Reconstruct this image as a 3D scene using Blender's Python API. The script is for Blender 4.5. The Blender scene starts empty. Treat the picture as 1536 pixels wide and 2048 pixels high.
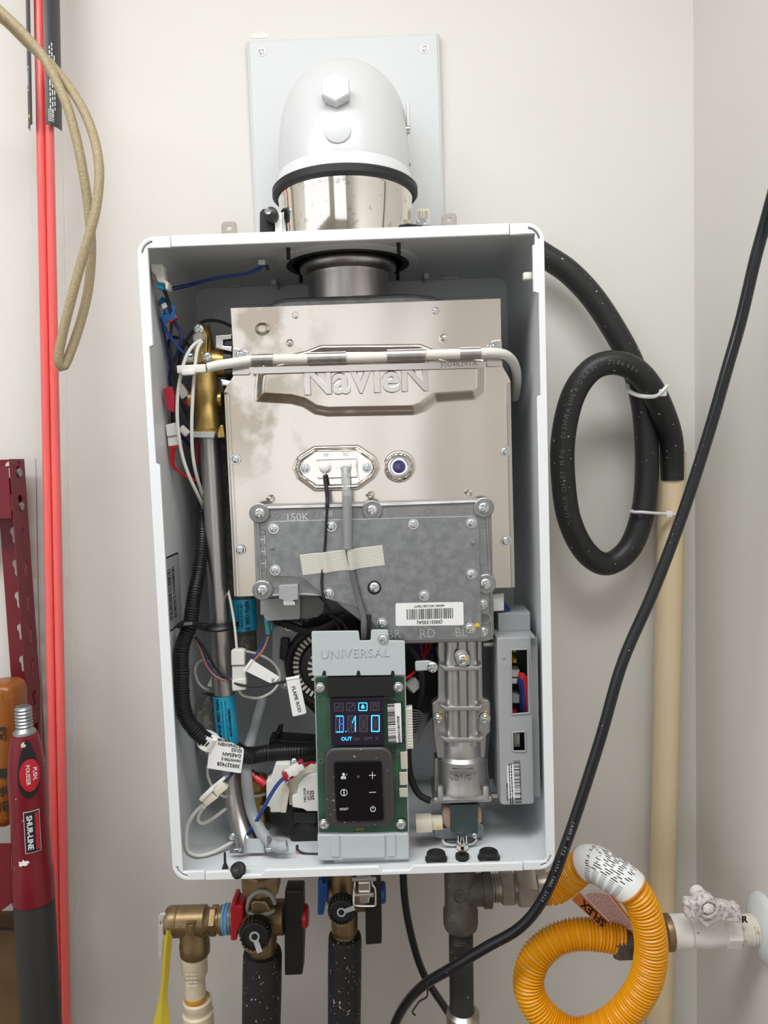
import bpy, bmesh, math, random
import numpy as np
from mathutils import Vector, Matrix
random.seed(7)
scene = bpy.context.scene
COL = scene.collection

# ------------------------------------------------------------------ camera
F = 1500.0                      # focal length in pixels of the 1536 x 2048 frame
Z0 = 1.10                       # height of the heater's underside above the floor
RIM = -0.26                     # y of the open front rim; the wall surface is y = 0
CAM = Vector((0.04272, RIM - 0.81353, Z0 + 0.47011))
CROT = (Matrix.Rotation(0.00744, 3, 'Z') @ Matrix.Rotation(math.pi/2 - 0.07389, 3, 'X') @ Matrix.Rotation(-0.03435, 3, 'Z'))
cd = bpy.data.cameras.new('camera')
cd.sensor_fit = 'VERTICAL'; cd.sensor_height = 24.0; cd.lens = 24.0 * F / 2048
cd.clip_start = 0.02
cam = bpy.data.objects.new('camera', cd); COL.objects.link(cam)
cam.matrix_world = Matrix.Translation(CAM) @ CROT.to_4x4()
scene.camera = cam

# ------------------------------------------------------------------ daylight, lamp, exposure
w = bpy.data.worlds.new('sky'); scene.world = w; w.use_nodes = True
bg = w.node_tree.nodes['Background']; bg.inputs[0].default_value = (0.97, 0.985, 1.0, 1); bg.inputs[1].default_value = 1.5
vs = scene.view_settings
vs.view_transform = 'Standard'; vs.look = 'None'; vs.gamma = 1.0; vs.use_curve_mapping = False
vs.exposure = -0.2
def area(name, loc, rot, sx, sy, power, color):
    l = bpy.data.lights.new(name, 'AREA'); l.shape = 'RECTANGLE'; l.size = sx; l.size_y = sy; l.energy = power; l.color = color
    o = bpy.data.objects.new(name, l); COL.objects.link(o); o.location = loc; o.rotation_euler = rot
    return o
LAMP = (-0.42, -1.02, 2.66)
area('shop_light', LAMP, (math.radians(0), 0, 0), 1.8, 0.40, 34, (0.97, 0.99, 1.0))

# ------------------------------------------------------------------ pixel helpers
CROPS = {'A': (440, 40, 3.072), 'B': (260, 440, 3.657), 'C': (440, 580, 2.3273), 'D': (480, 980, 2.56), 'E': (300, 1000, 4.267),
         'F': (320, 1400, 4.267), 'G': (600, 1240, 3.9385), 'H': (800, 1180, 3.531), 'I': (0, 0, 2.56), 'J': (0, 880, 3.413),
         'K': (0, 1340, 2.893), 'L': (290, 1700, 4.389), 'M': (600, 1700, 3.84), 'N': (960, 1660, 2.6667), 'O': (1060, 440, 2.561),
         'P': (0, 0, 1.0)}
def ray(c, x, y):
    ox, oy, s = CROPS[c]
    px, py = ox + x/s, oy + y/s
    return CROT @ Vector(((px-768)/F, (1024-py)/F, -1.0))
def q(c, x, y, d):              # point seen at (x, y) of crop c, at depth d behind the heater's rim
    v = ray(c, x, y); t = (RIM + d - CAM.y)/v.y
    return CAM + v*t
def qx(c, x, y, X):             # the same on the plane x = X
    v = ray(c, x, y); t = (X - CAM.x)/v.x
    return CAM + v*t
def qz(c, x, y, Z):             # the same on the plane z = Z
    v = ray(c, x, y); t = (Z - CAM.z)/v.z
    return CAM + v*t
def pl(c, pts, d):              # outline on the plane at depth d as (x, z)
    return [(p.x, p.z) for p in (q(c, a, b, d) for a, b in pts)]
def ppx(c, n, d):               # n crop pixels at depth d in metres
    return n/CROPS[c][2]*(0.8135+d)/F
def qq(c, pts):                 # list of (x, y, d)
    return [q(c, a, b, e) for a, b, e in pts]

# ------------------------------------------------------------------ materials
MATS = {}
def mat(name, col, rough=0.5, metal=0.0, var=None, speck=None, bump=None, trans=0.0, emit=None, coat=0.0, ior=None, stretch=None, sss=0):
    m = bpy.data.materials.new(name); m.use_nodes = True; nt = m.node_tree; b = nt.nodes['Principled BSDF']
    b.inputs['Base Color'].default_value = (*col, 1); b.inputs['Roughness'].default_value = rough; b.inputs['Metallic'].default_value = metal
    if coat: b.inputs['Coat Weight'].default_value = coat; b.inputs['Coat Roughness'].default_value = 0.1
    if trans: b.inputs['Transmission Weight'].default_value = trans
    if ior: b.inputs['IOR'].default_value = ior
    if emit: b.inputs['Emission Color'].default_value = (*emit[0], 1); b.inputs['Emission Strength'].default_value = emit[1]
    tc = nt.nodes.new('ShaderNodeTexCoord'); src = tc.outputs['Object']
    if stretch:
        mp = nt.nodes.new('ShaderNodeMapping'); mp.inputs['Scale'].default_value = stretch; nt.links.new(src, mp.inputs['Vector']); src = mp.outputs['Vector']
    def noise(sc, det=3.0):
        n = nt.nodes.new('ShaderNodeTexNoise'); n.inputs['Scale'].default_value = sc; n.inputs['Detail'].default_value = det
        nt.links.new(src, n.inputs['Vector']); return n.outputs['Fac']
    cur = None
    def layer(fac, lo, hi, c2):
        nonlocal cur
        r = nt.nodes.new('ShaderNodeMapRange'); r.inputs['From Min'].default_value = lo; r.inputs['From Max'].default_value = hi
        nt.links.new(fac, r.inputs['Value'])
        mx = nt.nodes.new('ShaderNodeMix'); mx.data_type = 'RGBA'; nt.links.new(r.outputs['Result'], mx.inputs['Factor'])
        if cur is None: mx.inputs['A'].default_value = (*col, 1)
        else: nt.links.new(cur, mx.inputs['A'])
        mx.inputs['B'].default_value = (*c2, 1); cur = mx.outputs['Result']
    if var: layer(noise(var[0]), var[2], var[3], var[1])
    if speck: layer(noise(speck[0], 1.0), speck[2], speck[2]+0.03, speck[1])
    if cur is not None: nt.links.new(cur, b.inputs['Base Color'])
    if bump:
        bp = nt.nodes.new('ShaderNodeBump'); bp.inputs['Strength'].default_value = bump[1]; bp.inputs['Distance'].default_value = bump[2] if len(bump) > 2 else 0.001
        nt.links.new(noise(bump[0]), bp.inputs['Height']); nt.links.new(bp.outputs['Normal'], b.inputs['Normal'])
    MATS[name] = m
    return m
mat('wall_paint', (0.74, 0.72, 0.675), 0.6, var=(3, (0.72, 0.695, 0.65), 0.35, 0.7), bump=(140, 0.10, 0.002))
mat('ceiling_paint', (0.80, 0.78, 0.74), 0.8)
mat('concrete', (0.20, 0.155, 0.12), 0.8, var=(6, (0.15, 0.115, 0.09), 0.3, 0.7))
mat('driveway', (0.62, 0.58, 0.52), 0.9, var=(2, (0.52, 0.49, 0.44), 0.3, 0.7))
mat('white_coat', (0.82, 0.84, 0.86), 0.28, coat=0.2)
mat('case_inner', (0.70, 0.72, 0.74), 0.35)
mat('white_metal', (0.66, 0.675, 0.685), 0.5)
mat('white_gloss', (0.62, 0.63, 0.64), 0.3)
mat('zinc_bright', (0.86, 0.86, 0.84), 0.45, 0.7)
mat('ink_dim', (0.13, 0.132, 0.135), 0.5)
mat('stainless', (0.72, 0.69, 0.66), 0.19, 1.0, var=(7, (0.66, 0.62, 0.57), 0.45, 0.75), bump=(60, 0.02, 0.001))
mat('stainless_panel', (0.72, 0.67, 0.61), 0.17, 1.0, bump=(9, 0.05, 0.004))
mat('stainless_tube', (0.56, 0.54, 0.53), 0.36, 1.0, stretch=(1, 1, 0.1), var=(90, (0.44, 0.42, 0.41), 0.4, 0.7))
mat('polished', (0.80, 0.775, 0.74), 0.07, 1.0, speck=(140, (0.62, 0.585, 0.55), 0.66))
mat('chrome', (0.80, 0.80, 0.80), 0.12, 1.0)
mat('zinc_screw', (0.74, 0.77, 0.79), 0.22, 1.0)
mat('galvanised', (0.37, 0.385, 0.40), 0.40, 0.9, var=(120, (0.29, 0.305, 0.32), 0.35, 0.65), bump=(300, 0.04, 0.0005))
mat('cast_alu', (0.36, 0.36, 0.365), 0.45, 0.85, var=(60, (0.29, 0.29, 0.295), 0.35, 0.7), bump=(500, 0.12, 0.0004))
mat('cast_bright', (0.48, 0.475, 0.47), 0.36, 0.9, var=(50, (0.46, 0.45, 0.44), 0.35, 0.7), bump=(500, 0.12, 0.0004))
mat('stamp_line', (0.66, 0.67, 0.68), 0.4, 0.7)
mat('grey_plastic', (0.36, 0.37, 0.38), 0.5, bump=(700, 0.08, 0.0003))
mat('dark_grey_plastic', (0.16, 0.165, 0.17), 0.5)
mat('panel_grey', (0.50, 0.55, 0.57), 0.45, bump=(700, 0.06, 0.0003))
mat('pcb_green', (0.035, 0.10, 0.062), 0.35, var=(40, (0.06, 0.15, 0.095), 0.4, 0.7))
mat('black_plastic', (0.009, 0.009, 0.010), 0.45)
mat('black_gloss', (0.004, 0.004, 0.006), 0.08)
mat('display_glass', (0.020, 0.016, 0.030), 0.12)
mat('segment_off', (0.085, 0.070, 0.095), 0.4)
mat('segment_blue', (0.02, 0.10, 0.6), 0.4, emit=((0.03, 0.17, 1.0), 2.2))
mat('segment_cyan', (0.05, 0.4, 0.8), 0.4, emit=((0.03, 0.36, 1.0), 2.6))
mat('smoke_bezel', (0.055, 0.052, 0.052), 0.25, speck=(260, (0.35, 0.34, 0.33), 0.73))
mat('rubber', (0.011, 0.011, 0.012), 0.55)
mat('foam_black', (0.011, 0.011, 0.012), 0.6, speck=(260, (0.50, 0.48, 0.45), 0.70), bump=(250, 0.5, 0.002))
mat('hose_black', (0.013, 0.0135, 0.014), 0.45, speck=(230, (0.6, 0.6, 0.58), 0.745))
mat('cord_black', (0.010, 0.011, 0.014), 0.25, speck=(300, (0.6, 0.6, 0.6), 0.76))
mat('loom_black', (0.012, 0.012, 0.013), 0.38)
mat('brass', (0.52, 0.36, 0.13), 0.38, 0.9, var=(90, (0.42, 0.28, 0.09), 0.35, 0.7), bump=(600, 0.12, 0.0005))
mat('brass_old', (0.33, 0.235, 0.125), 0.42, 0.85, var=(60, (0.24, 0.165, 0.085), 0.3, 0.7), bump=(300, 0.1, 0.0006), speck=(240, (0.6, 0.55, 0.45), 0.735))
mat('white_plastic', (0.78, 0.77, 0.73), 0.4)
mat('cream_plastic', (0.72, 0.68, 0.55), 0.45)
mat('sleeve_white', (0.74, 0.72, 0.66), 0.8, bump=(900, 0.6, 0.0006))
mat('wire_white', (0.68, 0.68, 0.63), 0.4)
mat('wire_blue', (0.010, 0.045, 0.22), 0.35)
mat('wire_navy', (0.012, 0.018, 0.08), 0.4)
mat('wire_red', (0.55, 0.012, 0.018), 0.35)
mat('wire_brown', (0.35, 0.15, 0.10), 0.4)
mat('wire_grey', (0.12, 0.12, 0.13), 0.4)
mat('plug_blue', (0.01, 0.13, 0.42), 0.4)
mat('plug_cyan', (0.02, 0.35, 0.62), 0.4)
mat('plug_red', (0.42, 0.013, 0.04), 0.4)
mat('plug_teal', (0.06, 0.30, 0.32), 0.3)
mat('paper_white', (0.84, 0.84, 0.83), 0.5)
mat('paper_grey', (0.42, 0.43, 0.44), 0.5)
mat('label_blue', (0.02, 0.40, 0.66), 0.4)
mat('ink_black', (0.012, 0.012, 0.014), 0.5)
mat('ink_white', (0.80, 0.80, 0.80), 0.5)
mat('ink_grey', (0.30, 0.31, 0.32), 0.5)
mat('ink_red', (0.55, 0.10, 0.08), 0.5)
mat('ink_orange', (0.80, 0.26, 0.06), 0.5)
mat('tape', (0.66, 0.65, 0.58), 0.35, bump=(400, 0.1, 0.0003))
mat('tape_rib', (0.50, 0.49, 0.43), 0.4)
mat('insulation_sleeve', (0.12, 0.115, 0.105), 0.6, var=(140, (0.24, 0.23, 0.21), 0.45, 0.65), bump=(160, 0.8, 0.002))
mat('silicone', (0.60, 0.63, 0.65), 0.22, trans=0.55, ior=1.2)
mat('clear_sleeve', (0.72, 0.74, 0.73), 0.15, trans=0.65, ior=1.2)
mat('ceramic', (0.82, 0.80, 0.76), 0.3)
mat('sight_glass', (0.05, 0.035, 0.14), 0.05, coat=0.5)
mat('yellow_paint', (0.80, 0.52, 0.01), 0.45)
mat('clear_plastic', (0.985, 0.985, 0.985), 0.02, trans=1.0, ior=1.10)
mat('hose_braid', (0.33, 0.26, 0.15), 0.5, var=(500, (0.42, 0.34, 0.20), 0.4, 0.6), bump=(700, 0.7, 0.0008))
mat('neon_red', (1.0, 0.155, 0.145), 0.3)
mat('neon_red_dark', (0.88, 0.07, 0.07), 0.3)
mat('label_black', (0.055, 0.055, 0.058), 0.35)
mat('rack_red', (0.165, 0.007, 0.017), 0.45, bump=(300, 0.05, 0.0005))  # red darkened to include the shadow lying over the lower left
mat('pole_red', (0.165, 0.004, 0.013), 0.3, speck=(120, (0.6, 0.5, 0.5), 0.76))  # red lowered further, shade on the pole is part of this colour
mat('tube_black', (0.022, 0.022, 0.021), 0.5, speck=(150, (0.25, 0.25, 0.25), 0.77))
mat('bag_orange', (0.28, 0.085, 0.010), 0.3)  # orange kept dark, with the shadow on the bag put into it
mat('cardboard', (0.13, 0.075, 0.028), 0.8, var=(20, (0.10, 0.055, 0.02), 0.4, 0.7))  # browns deepened to carry the shade low on the left
mat('pvc_cream', (0.78, 0.64, 0.42), 0.35, var=(6, (0.74, 0.59, 0.37), 0.4, 0.7))
mat('cpvc', (0.70, 0.60, 0.44), 0.4, var=(30, (0.64, 0.53, 0.37), 0.4, 0.7))
mat('primer_orange', (0.62, 0.30, 0.03), 0.4)
mat('iron', (0.15, 0.14, 0.125), 0.55, 0.5, var=(60, (0.10, 0.09, 0.08), 0.35, 0.7), bump=(350, 0.3, 0.001), speck=(220, (0.5, 0.47, 0.42), 0.74))
mat('pipe_black', (0.022, 0.022, 0.022), 0.5, speck=(190, (0.5, 0.5, 0.48), 0.745))
mat('nickel', (0.50, 0.47, 0.42), 0.35, 0.9, var=(60, (0.38, 0.35, 0.31), 0.35, 0.7))
mat('gas_yellow', (0.80, 0.35, 0.006), 0.35)
mat('old_white', (0.78, 0.76, 0.72), 0.5, speck=(90, (0.35, 0.27, 0.22), 0.70), bump=(200, 0.3, 0.001))
mat('handle_white', (0.66, 0.62, 0.60), 0.6, var=(230, (0.36, 0.31, 0.30), 0.50, 0.62), bump=(300, 0.5, 0.001))
mat('rusty_white', (0.70, 0.66, 0.58), 0.55, var=(70, (0.42, 0.27, 0.16), 0.55, 0.66))
mat('handle_blue', (0.008, 0.075, 0.30), 0.4)
mat('handle_red', (0.50, 0.010, 0.022), 0.35)
mat('thread_blue', (0.12, 0.36, 0.62), 0.5)
mat('tag_yellow', (0.62, 0.48, 0.04), 0.5)
mat('tie_white', (0.80, 0.80, 0.78), 0.4)
mat('solenoid_green', (0.06, 0.085, 0.085), 0.3, 0.4)
mat('coil', (0.42, 0.30, 0.22), 0.5)
mat('lamp_glow', (0.9, 0.9, 0.9), 0.5, emit=((1.0, 0.96, 0.90), 3.0))

_nt = MATS['stainless_panel'].node_tree; _b = _nt.nodes['Principled BSDF']; _t = _nt.nodes.new('ShaderNodeTangent'); _t.direction_type = 'UV_MAP'
_b.inputs['Anisotropic'].default_value = 0.75; _b.inputs['Anisotropic Rotation'].default_value = 0.0; _nt.links.new(_t.outputs['Tangent'], _b.inputs['Tangent'])
# water stains dried on the left half of the panel
_tc = _nt.nodes.new('ShaderNodeTexCoord'); _sx = _nt.nodes.new('ShaderNodeSeparateXYZ'); _nt.links.new(_tc.outputs['Object'], _sx.inputs[0])
_n1 = _nt.nodes.new('ShaderNodeTexNoise'); _n1.inputs['Scale'].default_value = 16; _n1.inputs['Detail'].default_value = 6; _nt.links.new(_tc.outputs['Object'], _n1.inputs['Vector'])
_r1 = _nt.nodes.new('ShaderNodeMapRange'); _r1.inputs['From Min'].default_value = 0.47; _r1.inputs['From Max'].default_value = 0.56; _nt.links.new(_n1.outputs['Fac'], _r1.inputs['Value'])
_r2 = _nt.nodes.new('ShaderNodeMapRange'); _r2.inputs['From Min'].default_value = -0.03; _r2.inputs['From Max'].default_value = -0.10; _nt.links.new(_sx.outputs['X'], _r2.inputs['Value'])
_r3 = _nt.nodes.new('ShaderNodeMapRange'); _r3.inputs['From Min'].default_value = -0.06; _r3.inputs['From Max'].default_value = 0.02; _nt.links.new(_sx.outputs['Z'], _r3.inputs['Value'])
_m1 = _nt.nodes.new('ShaderNodeMath'); _m1.operation = 'MULTIPLY'; _nt.links.new(_r1.outputs[0], _m1.inputs[0]); _nt.links.new(_r2.outputs[0], _m1.inputs[1])
_m2 = _nt.nodes.new('ShaderNodeMath'); _m2.operation = 'MULTIPLY'; _nt.links.new(_m1.outputs[0], _m2.inputs[0]); _nt.links.new(_r3.outputs[0], _m2.inputs[1])
_mx = _nt.nodes.new('ShaderNodeMix'); _mx.data_type = 'RGBA'; _mx.inputs['A'].default_value = (0.72, 0.67, 0.61, 1); _mx.inputs['B'].default_value = (0.47, 0.41, 0.34, 1)
_nt.links.new(_m2.outputs[0], _mx.inputs['Factor']); _nt.links.new(_mx.outputs['Result'], _b.inputs['Base Color'])
# ------------------------------------------------------------------ mesh helpers
def catmull(pts, step):
    P = [np.array(p, float) for p in pts]
    if len(P) == 2:
        n = max(2, int(np.linalg.norm(P[1]-P[0])/step)+1)
        return [P[0]+(P[1]-P[0])*t for t in np.linspace(0, 1, n)]
    P = [2*P[0]-P[1]] + P + [2*P[-1]-P[-2]]
    out = []
    for i in range(1, len(P)-2):
        a, b, c, e = P[i-1], P[i], P[i+1], P[i+2]
        n = max(2, int(np.linalg.norm(c-b)/step)+1)
        for k in range(n):
            t = k/n
            out.append(0.5*((2*b)+(-a+c)*t+(2*a-5*b+4*c-e)*t*t+(-a+3*b-3*c+e)*t**3))
    out.append(P[-2])
    return out
def resample(pts, step):
    P = np.array(pts); seg = np.linalg.norm(np.diff(P, axis=0), axis=1); s = np.concatenate([[0], np.cumsum(seg)])
    n = max(2, int(round(s[-1]/step))+1); t = np.linspace(0, s[-1], n)
    return [np.array([np.interp(u, s, P[:, k]) for k in range(3)]) for u in t], t
def rounded(pts, r, n=5):
    out = []; N = len(pts)
    rs = r if isinstance(r, (list, tuple)) else [r]*N
    for i in range(N):
        p0, p1, p2 = (Vector(pts[(i+k) % N]) for k in (-1, 0, 1))
        a, b = p0-p1, p2-p1; la, lb = a.length, b.length; rr = rs[i]
        if rr <= 0 or la < 1e-9 or lb < 1e-9: out.append(tuple(p1)); continue
        ang = a.angle(b)
        if ang > 3.05: out.append(tuple(p1)); continue
        t = min(rr/math.tan(ang/2), la*0.48, lb*0.48)
        A, B = p1+a.normalized()*t, p1+b.normalized()*t
        for k in range(n+1):
            u = k/n; out.append(tuple((1-u)**2*A+2*u*(1-u)*p1+u*u*B))
    return out
def circle(cx, cz, r, n=24, a0=0): return [(cx+r*math.cos(a0+2*math.pi*k/n), cz+r*math.sin(a0+2*math.pi*k/n)) for k in range(n)]
def rect(x0, z0, x1, z1): return [(x0, z0), (x1, z0), (x1, z1), (x0, z1)]
def front(d): return Matrix(((1, 0, 0, 0), (0, 0, -1, RIM+d), (0, 1, 0, 0), (0, 0, 0, 1)))       # (u, v, w) -> x = u, z = v, w towards the camera
def frame(o, u, v):             # plane with origin o, u to the right, v up, w the outward normal
    u = Vector(u).normalized(); v = Vector(v); v = (v-u*v.dot(u)).normalized(); n = u.cross(v)
    return Matrix(((u.x, v.x, n.x, o[0]), (u.y, v.y, n.y, o[1]), (u.z, v.z, n.z, o[2]), (0, 0, 0, 1)))
FSINGLE = {}
class MB:
    def __init__(s): s.v = []; s.f = []; s.mi = []; s.m = []
    def add(s, verts, faces, m, M=None):
        o = len(s.v)
        if m not in s.m: s.m.append(m)
        k = s.m.index(m)
        s.v += [tuple(M @ Vector(p)) for p in verts] if M is not None else [tuple(p) for p in verts]
        s.f += [tuple(i+o for i in f) for f in faces]; s.mi += [k]*len(faces)
        return s
    def fromdata(s, data, m, M):
        o = bpy.data.objects.new('tmp', data); me = bpy.data.meshes.new_from_object(o)
        s.add([v.co for v in me.vertices], [tuple(p.vertices) for p in me.polygons], m, M)
        bpy.data.objects.remove(o); bpy.data.meshes.remove(me)
    def plate(s, outline, d, th, m, bevel=0.0, holes=(), M=None):
        M = front(d) if M is None else M          # front face at w = 0, body goes back to w = -th
        cu = bpy.data.curves.new('tmp', 'CURVE'); cu.dimensions = '2D'; cu.fill_mode = 'BOTH'
        b = min(bevel, th*0.49)
        cu.extrude = th/2-b; cu.bevel_depth = b; cu.bevel_resolution = 1 if b < 0.003 else 3; cu.offset = -b
        for ring in [outline, *holes]:
            sp = cu.splines.new('POLY'); sp.points.add(len(ring)-1); sp.use_cyclic_u = True
            for p, c in zip(sp.points, ring): p.co = (c[0], c[1], 0, 1)
        s.fromdata(cu, m, M @ Matrix.Translation((0, 0, -th/2))); bpy.data.curves.remove(cu)
        return s
    def text(s, body, size, M, m, depth=0.0002, bold=0.0, align='CENTER', shear=0, sx=1.0, bevel=0.0, space=1.0, res=2):
        cu = bpy.data.curves.new('tmp', 'FONT'); cu.body = body; cu.size = size; cu.extrude = depth/2; cu.offset = bold; cu.align_x = align; cu.align_y = 'CENTER'
        cu.resolution_u = res; cu.bevel_depth = bevel; cu.bevel_resolution = 1; cu.space_character = space; cu.shear = shear
        s.fromdata(cu, m, M @ Matrix.Translation((0, 0, depth/2)) @ Matrix.Diagonal((sx, 1, 1, 1))); bpy.data.curves.remove(cu)
        return s
    def bars(s, M, x0, x1, y0, y1, m, n=40, w=0.0001, seed=1, horiz=False):
        rnd = random.Random(seed); ws = [rnd.choice((1, 1, 2, 3)) for _ in range(2*n)]; T = sum(ws); t = 0
        for i, k in enumerate(ws):
            if i % 2 == 0:
                a, b = t/T, (t+k)/T
                if horiz: c = rect(x0, y0+(y1-y0)*a, x1, y0+(y1-y0)*b)
                else: c = rect(x0+(x1-x0)*a, y0, x0+(x1-x0)*b, y1)
                s.add([(p[0], p[1], w) for p in c], [(0, 1, 2, 3)], m, M)
            t += k
        return s
    def lines(s, M, x0, x1, ys, h, m, w=0.0001, seed=2):      # rows of small print too fine to read
        rnd = random.Random(seed)
        for y in ys:
            x = x0
            while x < x1:
                l = min(rnd.uniform(0.8, 3.5)*h, x1-x)
                s.add([(a, b, w) for a, b in rect(x, y, x+l, y+h)], [(0, 1, 2, 3)], m, M); x += l+0.5*h
        return s
    def box(s, c, size, m, bevel=0.0, rot=None):
        hx, hy, hz = (k/2 for k in size)
        M = Matrix.Translation(Vector(c)) @ (rot.to_4x4() if rot is not None else Matrix())
        if bevel > 0:
            b = min(bevel, hx*.9, hy*.9, hz*.9); bm = bmesh.new(); bmesh.ops.create_cube(bm, size=1)
            for v in bm.verts: v.co = Vector((v.co.x*2*hx, v.co.y*2*hy, v.co.z*2*hz))
            bmesh.ops.bevel(bm, geom=bm.edges[:], offset=b, segments=2, profile=0.5, affect='EDGES')
            bm.verts.index_update()
            s.add([v.co.copy() for v in bm.verts], [tuple(v.index for v in f.verts) for f in bm.faces], m, M); bm.free()
        else:
            vs_ = [(x, y, z) for x in (-hx, hx) for y in (-hy, hy) for z in (-hz, hz)]
            s.add(vs_, [(0, 1, 3, 2), (4, 6, 7, 5), (0, 4, 5, 1), (2, 3, 7, 6), (0, 2, 6, 4), (1, 5, 7, 3)], m, M)
        return s
    def bar(s, a, b, wd, th, m, bevel=0.0, up=(0, -1, 0)):      # box from a to b; wd across, th along 'up'
        a, b = Vector(a), Vector(b); u = (b-a).normalized(); n = Vector(up); n = (n-u*n.dot(u)).normalized(); v = n.cross(u)
        rot = Matrix((u, v, n)).transposed()
        return s.box((a+b)/2, ((b-a).length, wd, th), m, bevel, rot)
    def tube(s, pts, r, m, n=12, step=0.006, rfun=None, straight=False, cap=True, flat=None):
        P = [tuple(p) for p in pts]
        dense = P if straight else catmull(P, step)
        if rfun or not straight: dense, arc = resample(dense, step)
        else: dense = [np.array(p, float) for p in dense]; arc = np.concatenate([[0], np.cumsum(np.linalg.norm(np.diff(np.array(dense), axis=0), axis=1))])
        L = arc[-1]; K = len(dense); T = []
        for i in range(K):
            t = dense[min(i+1, K-1)]-dense[max(i-1, 0)]; T.append(t/(np.linalg.norm(t)+1e-12))
        nrm = np.cross(T[0], [0, 1, 0] if abs(T[0][1]) < .9 else [1, 0, 0]); nrm /= np.linalg.norm(nrm)
        vv = []; ff = []
        for i in range(K):
            nrm = nrm-T[i]*np.dot(nrm, T[i]); nrm /= np.linalg.norm(nrm); bi = np.cross(T[i], nrm)
            rr = rfun(arc[i], L) if rfun else (r if not isinstance(r, (list, tuple)) else np.interp(arc[i]/L, np.linspace(0, 1, len(r)), r))
            for k in range(n):
                a = 2*math.pi*k/n; e = flat if flat else 1.0
                vv.append(dense[i]+(nrm*math.cos(a)+bi*math.sin(a)*e)*rr)
        for i in range(K-1):
            for k in range(n):
                k2 = (k+1) % n; ff.append((i*n+k, i*n+k2, (i+1)*n+k2, (i+1)*n+k))
        if cap: ff.append(tuple(range(n-1, -1, -1))); ff.append(tuple((K-1)*n+k for k in range(n)))
        s.add(vv, ff, m); return s
    def lathe(s, prof, o, axis, m, n=28, cap=True, a0=0.0, closed=False):
        ax = Vector(axis).normalized(); u = ax.cross(Vector((0, 1, 0)) if abs(ax.y) < .9 else Vector((1, 0, 0))).normalized(); v = ax.cross(u)
        o = Vector(o); vv = []; ff = []; K = len(prof)
        for r, h in prof:
            for k in range(n):
                a = a0+2*math.pi*k/n; vv.append(o+ax*h+(u*math.cos(a)+v*math.sin(a))*r)
        for i in range(K-1 + (1 if closed else 0)):
            i2 = (i+1) % K
            for k in range(n):
                k2 = (k+1) % n; ff.append((i*n+k, i*n+k2, i2*n+k2, i2*n+k))
        if cap and not closed: ff.append(tuple(range(n-1, -1, -1))); ff.append(tuple((K-1)*n+k for k in range(n)))
        s.add(vv, ff, m); return s
    def hexn(s, o, axis, r, h, m, a0=0.0, n=6):
        c = 0.08*r
        return s.lathe([(r-c, 0), (r, c), (r, h-c), (r-c, h)], o, axis, m, n=n, a0=a0)
    def build(s, name, parent=None, label=None, cat=None, group=None, kind=None, sharp=35, loc=None, uv=False):
        V = np.array(s.v); c = (V.min(0)+V.max(0))/2
        if parent is None and loc is None: c[2] = V[:, 2].min()
        if loc is not None: c = np.array(loc)
        me = bpy.data.meshes.new(name); me.from_pydata((V-c).tolist(), [], s.f)
        for m in s.m: me.materials.append(MATS[m])
        me.polygons.foreach_set('material_index', s.mi); me.polygons.foreach_set('use_smooth', [True]*len(s.f))
        bm = bmesh.new(); bm.from_mesh(me); bmesh.ops.recalc_face_normals(bm, faces=bm.faces[:]); bm.to_mesh(me); bm.free()
        me.set_sharp_from_angle(angle=math.radians(sharp))
        if uv:
            l = me.uv_layers.new(name='UVMap')
            for k, lo in enumerate(me.loops): co = me.vertices[lo.vertex_index].co; l.data[k].uv = (co.x, co.z)
        return put(name, me, Vector(c), parent, label, cat, group, kind)
WL = {}
def put(name, me, loc, parent=None, label=None, cat=None, group=None, kind=None, rot=None, scale=None):
    o = bpy.data.objects.new(name, me); COL.objects.link(o)
    loc = Vector(loc)
    if parent is not None: o.parent = parent; o.location = loc-WL[parent]
    else: o.location = loc
    WL[o] = loc
    if rot is not None: o.rotation_euler = rot
    if scale is not None: o.scale = (scale,)*3
    if label: o['label'] = label
    if cat: o['category'] = cat
    if group: o['group'] = group
    if kind: o['kind'] = kind
    return o
def thing(name, loc, label, cat, group=None): return put(name, None, loc, None, label, cat, group)
def mk(name, parent, label=None, **k):
    pass
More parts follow.
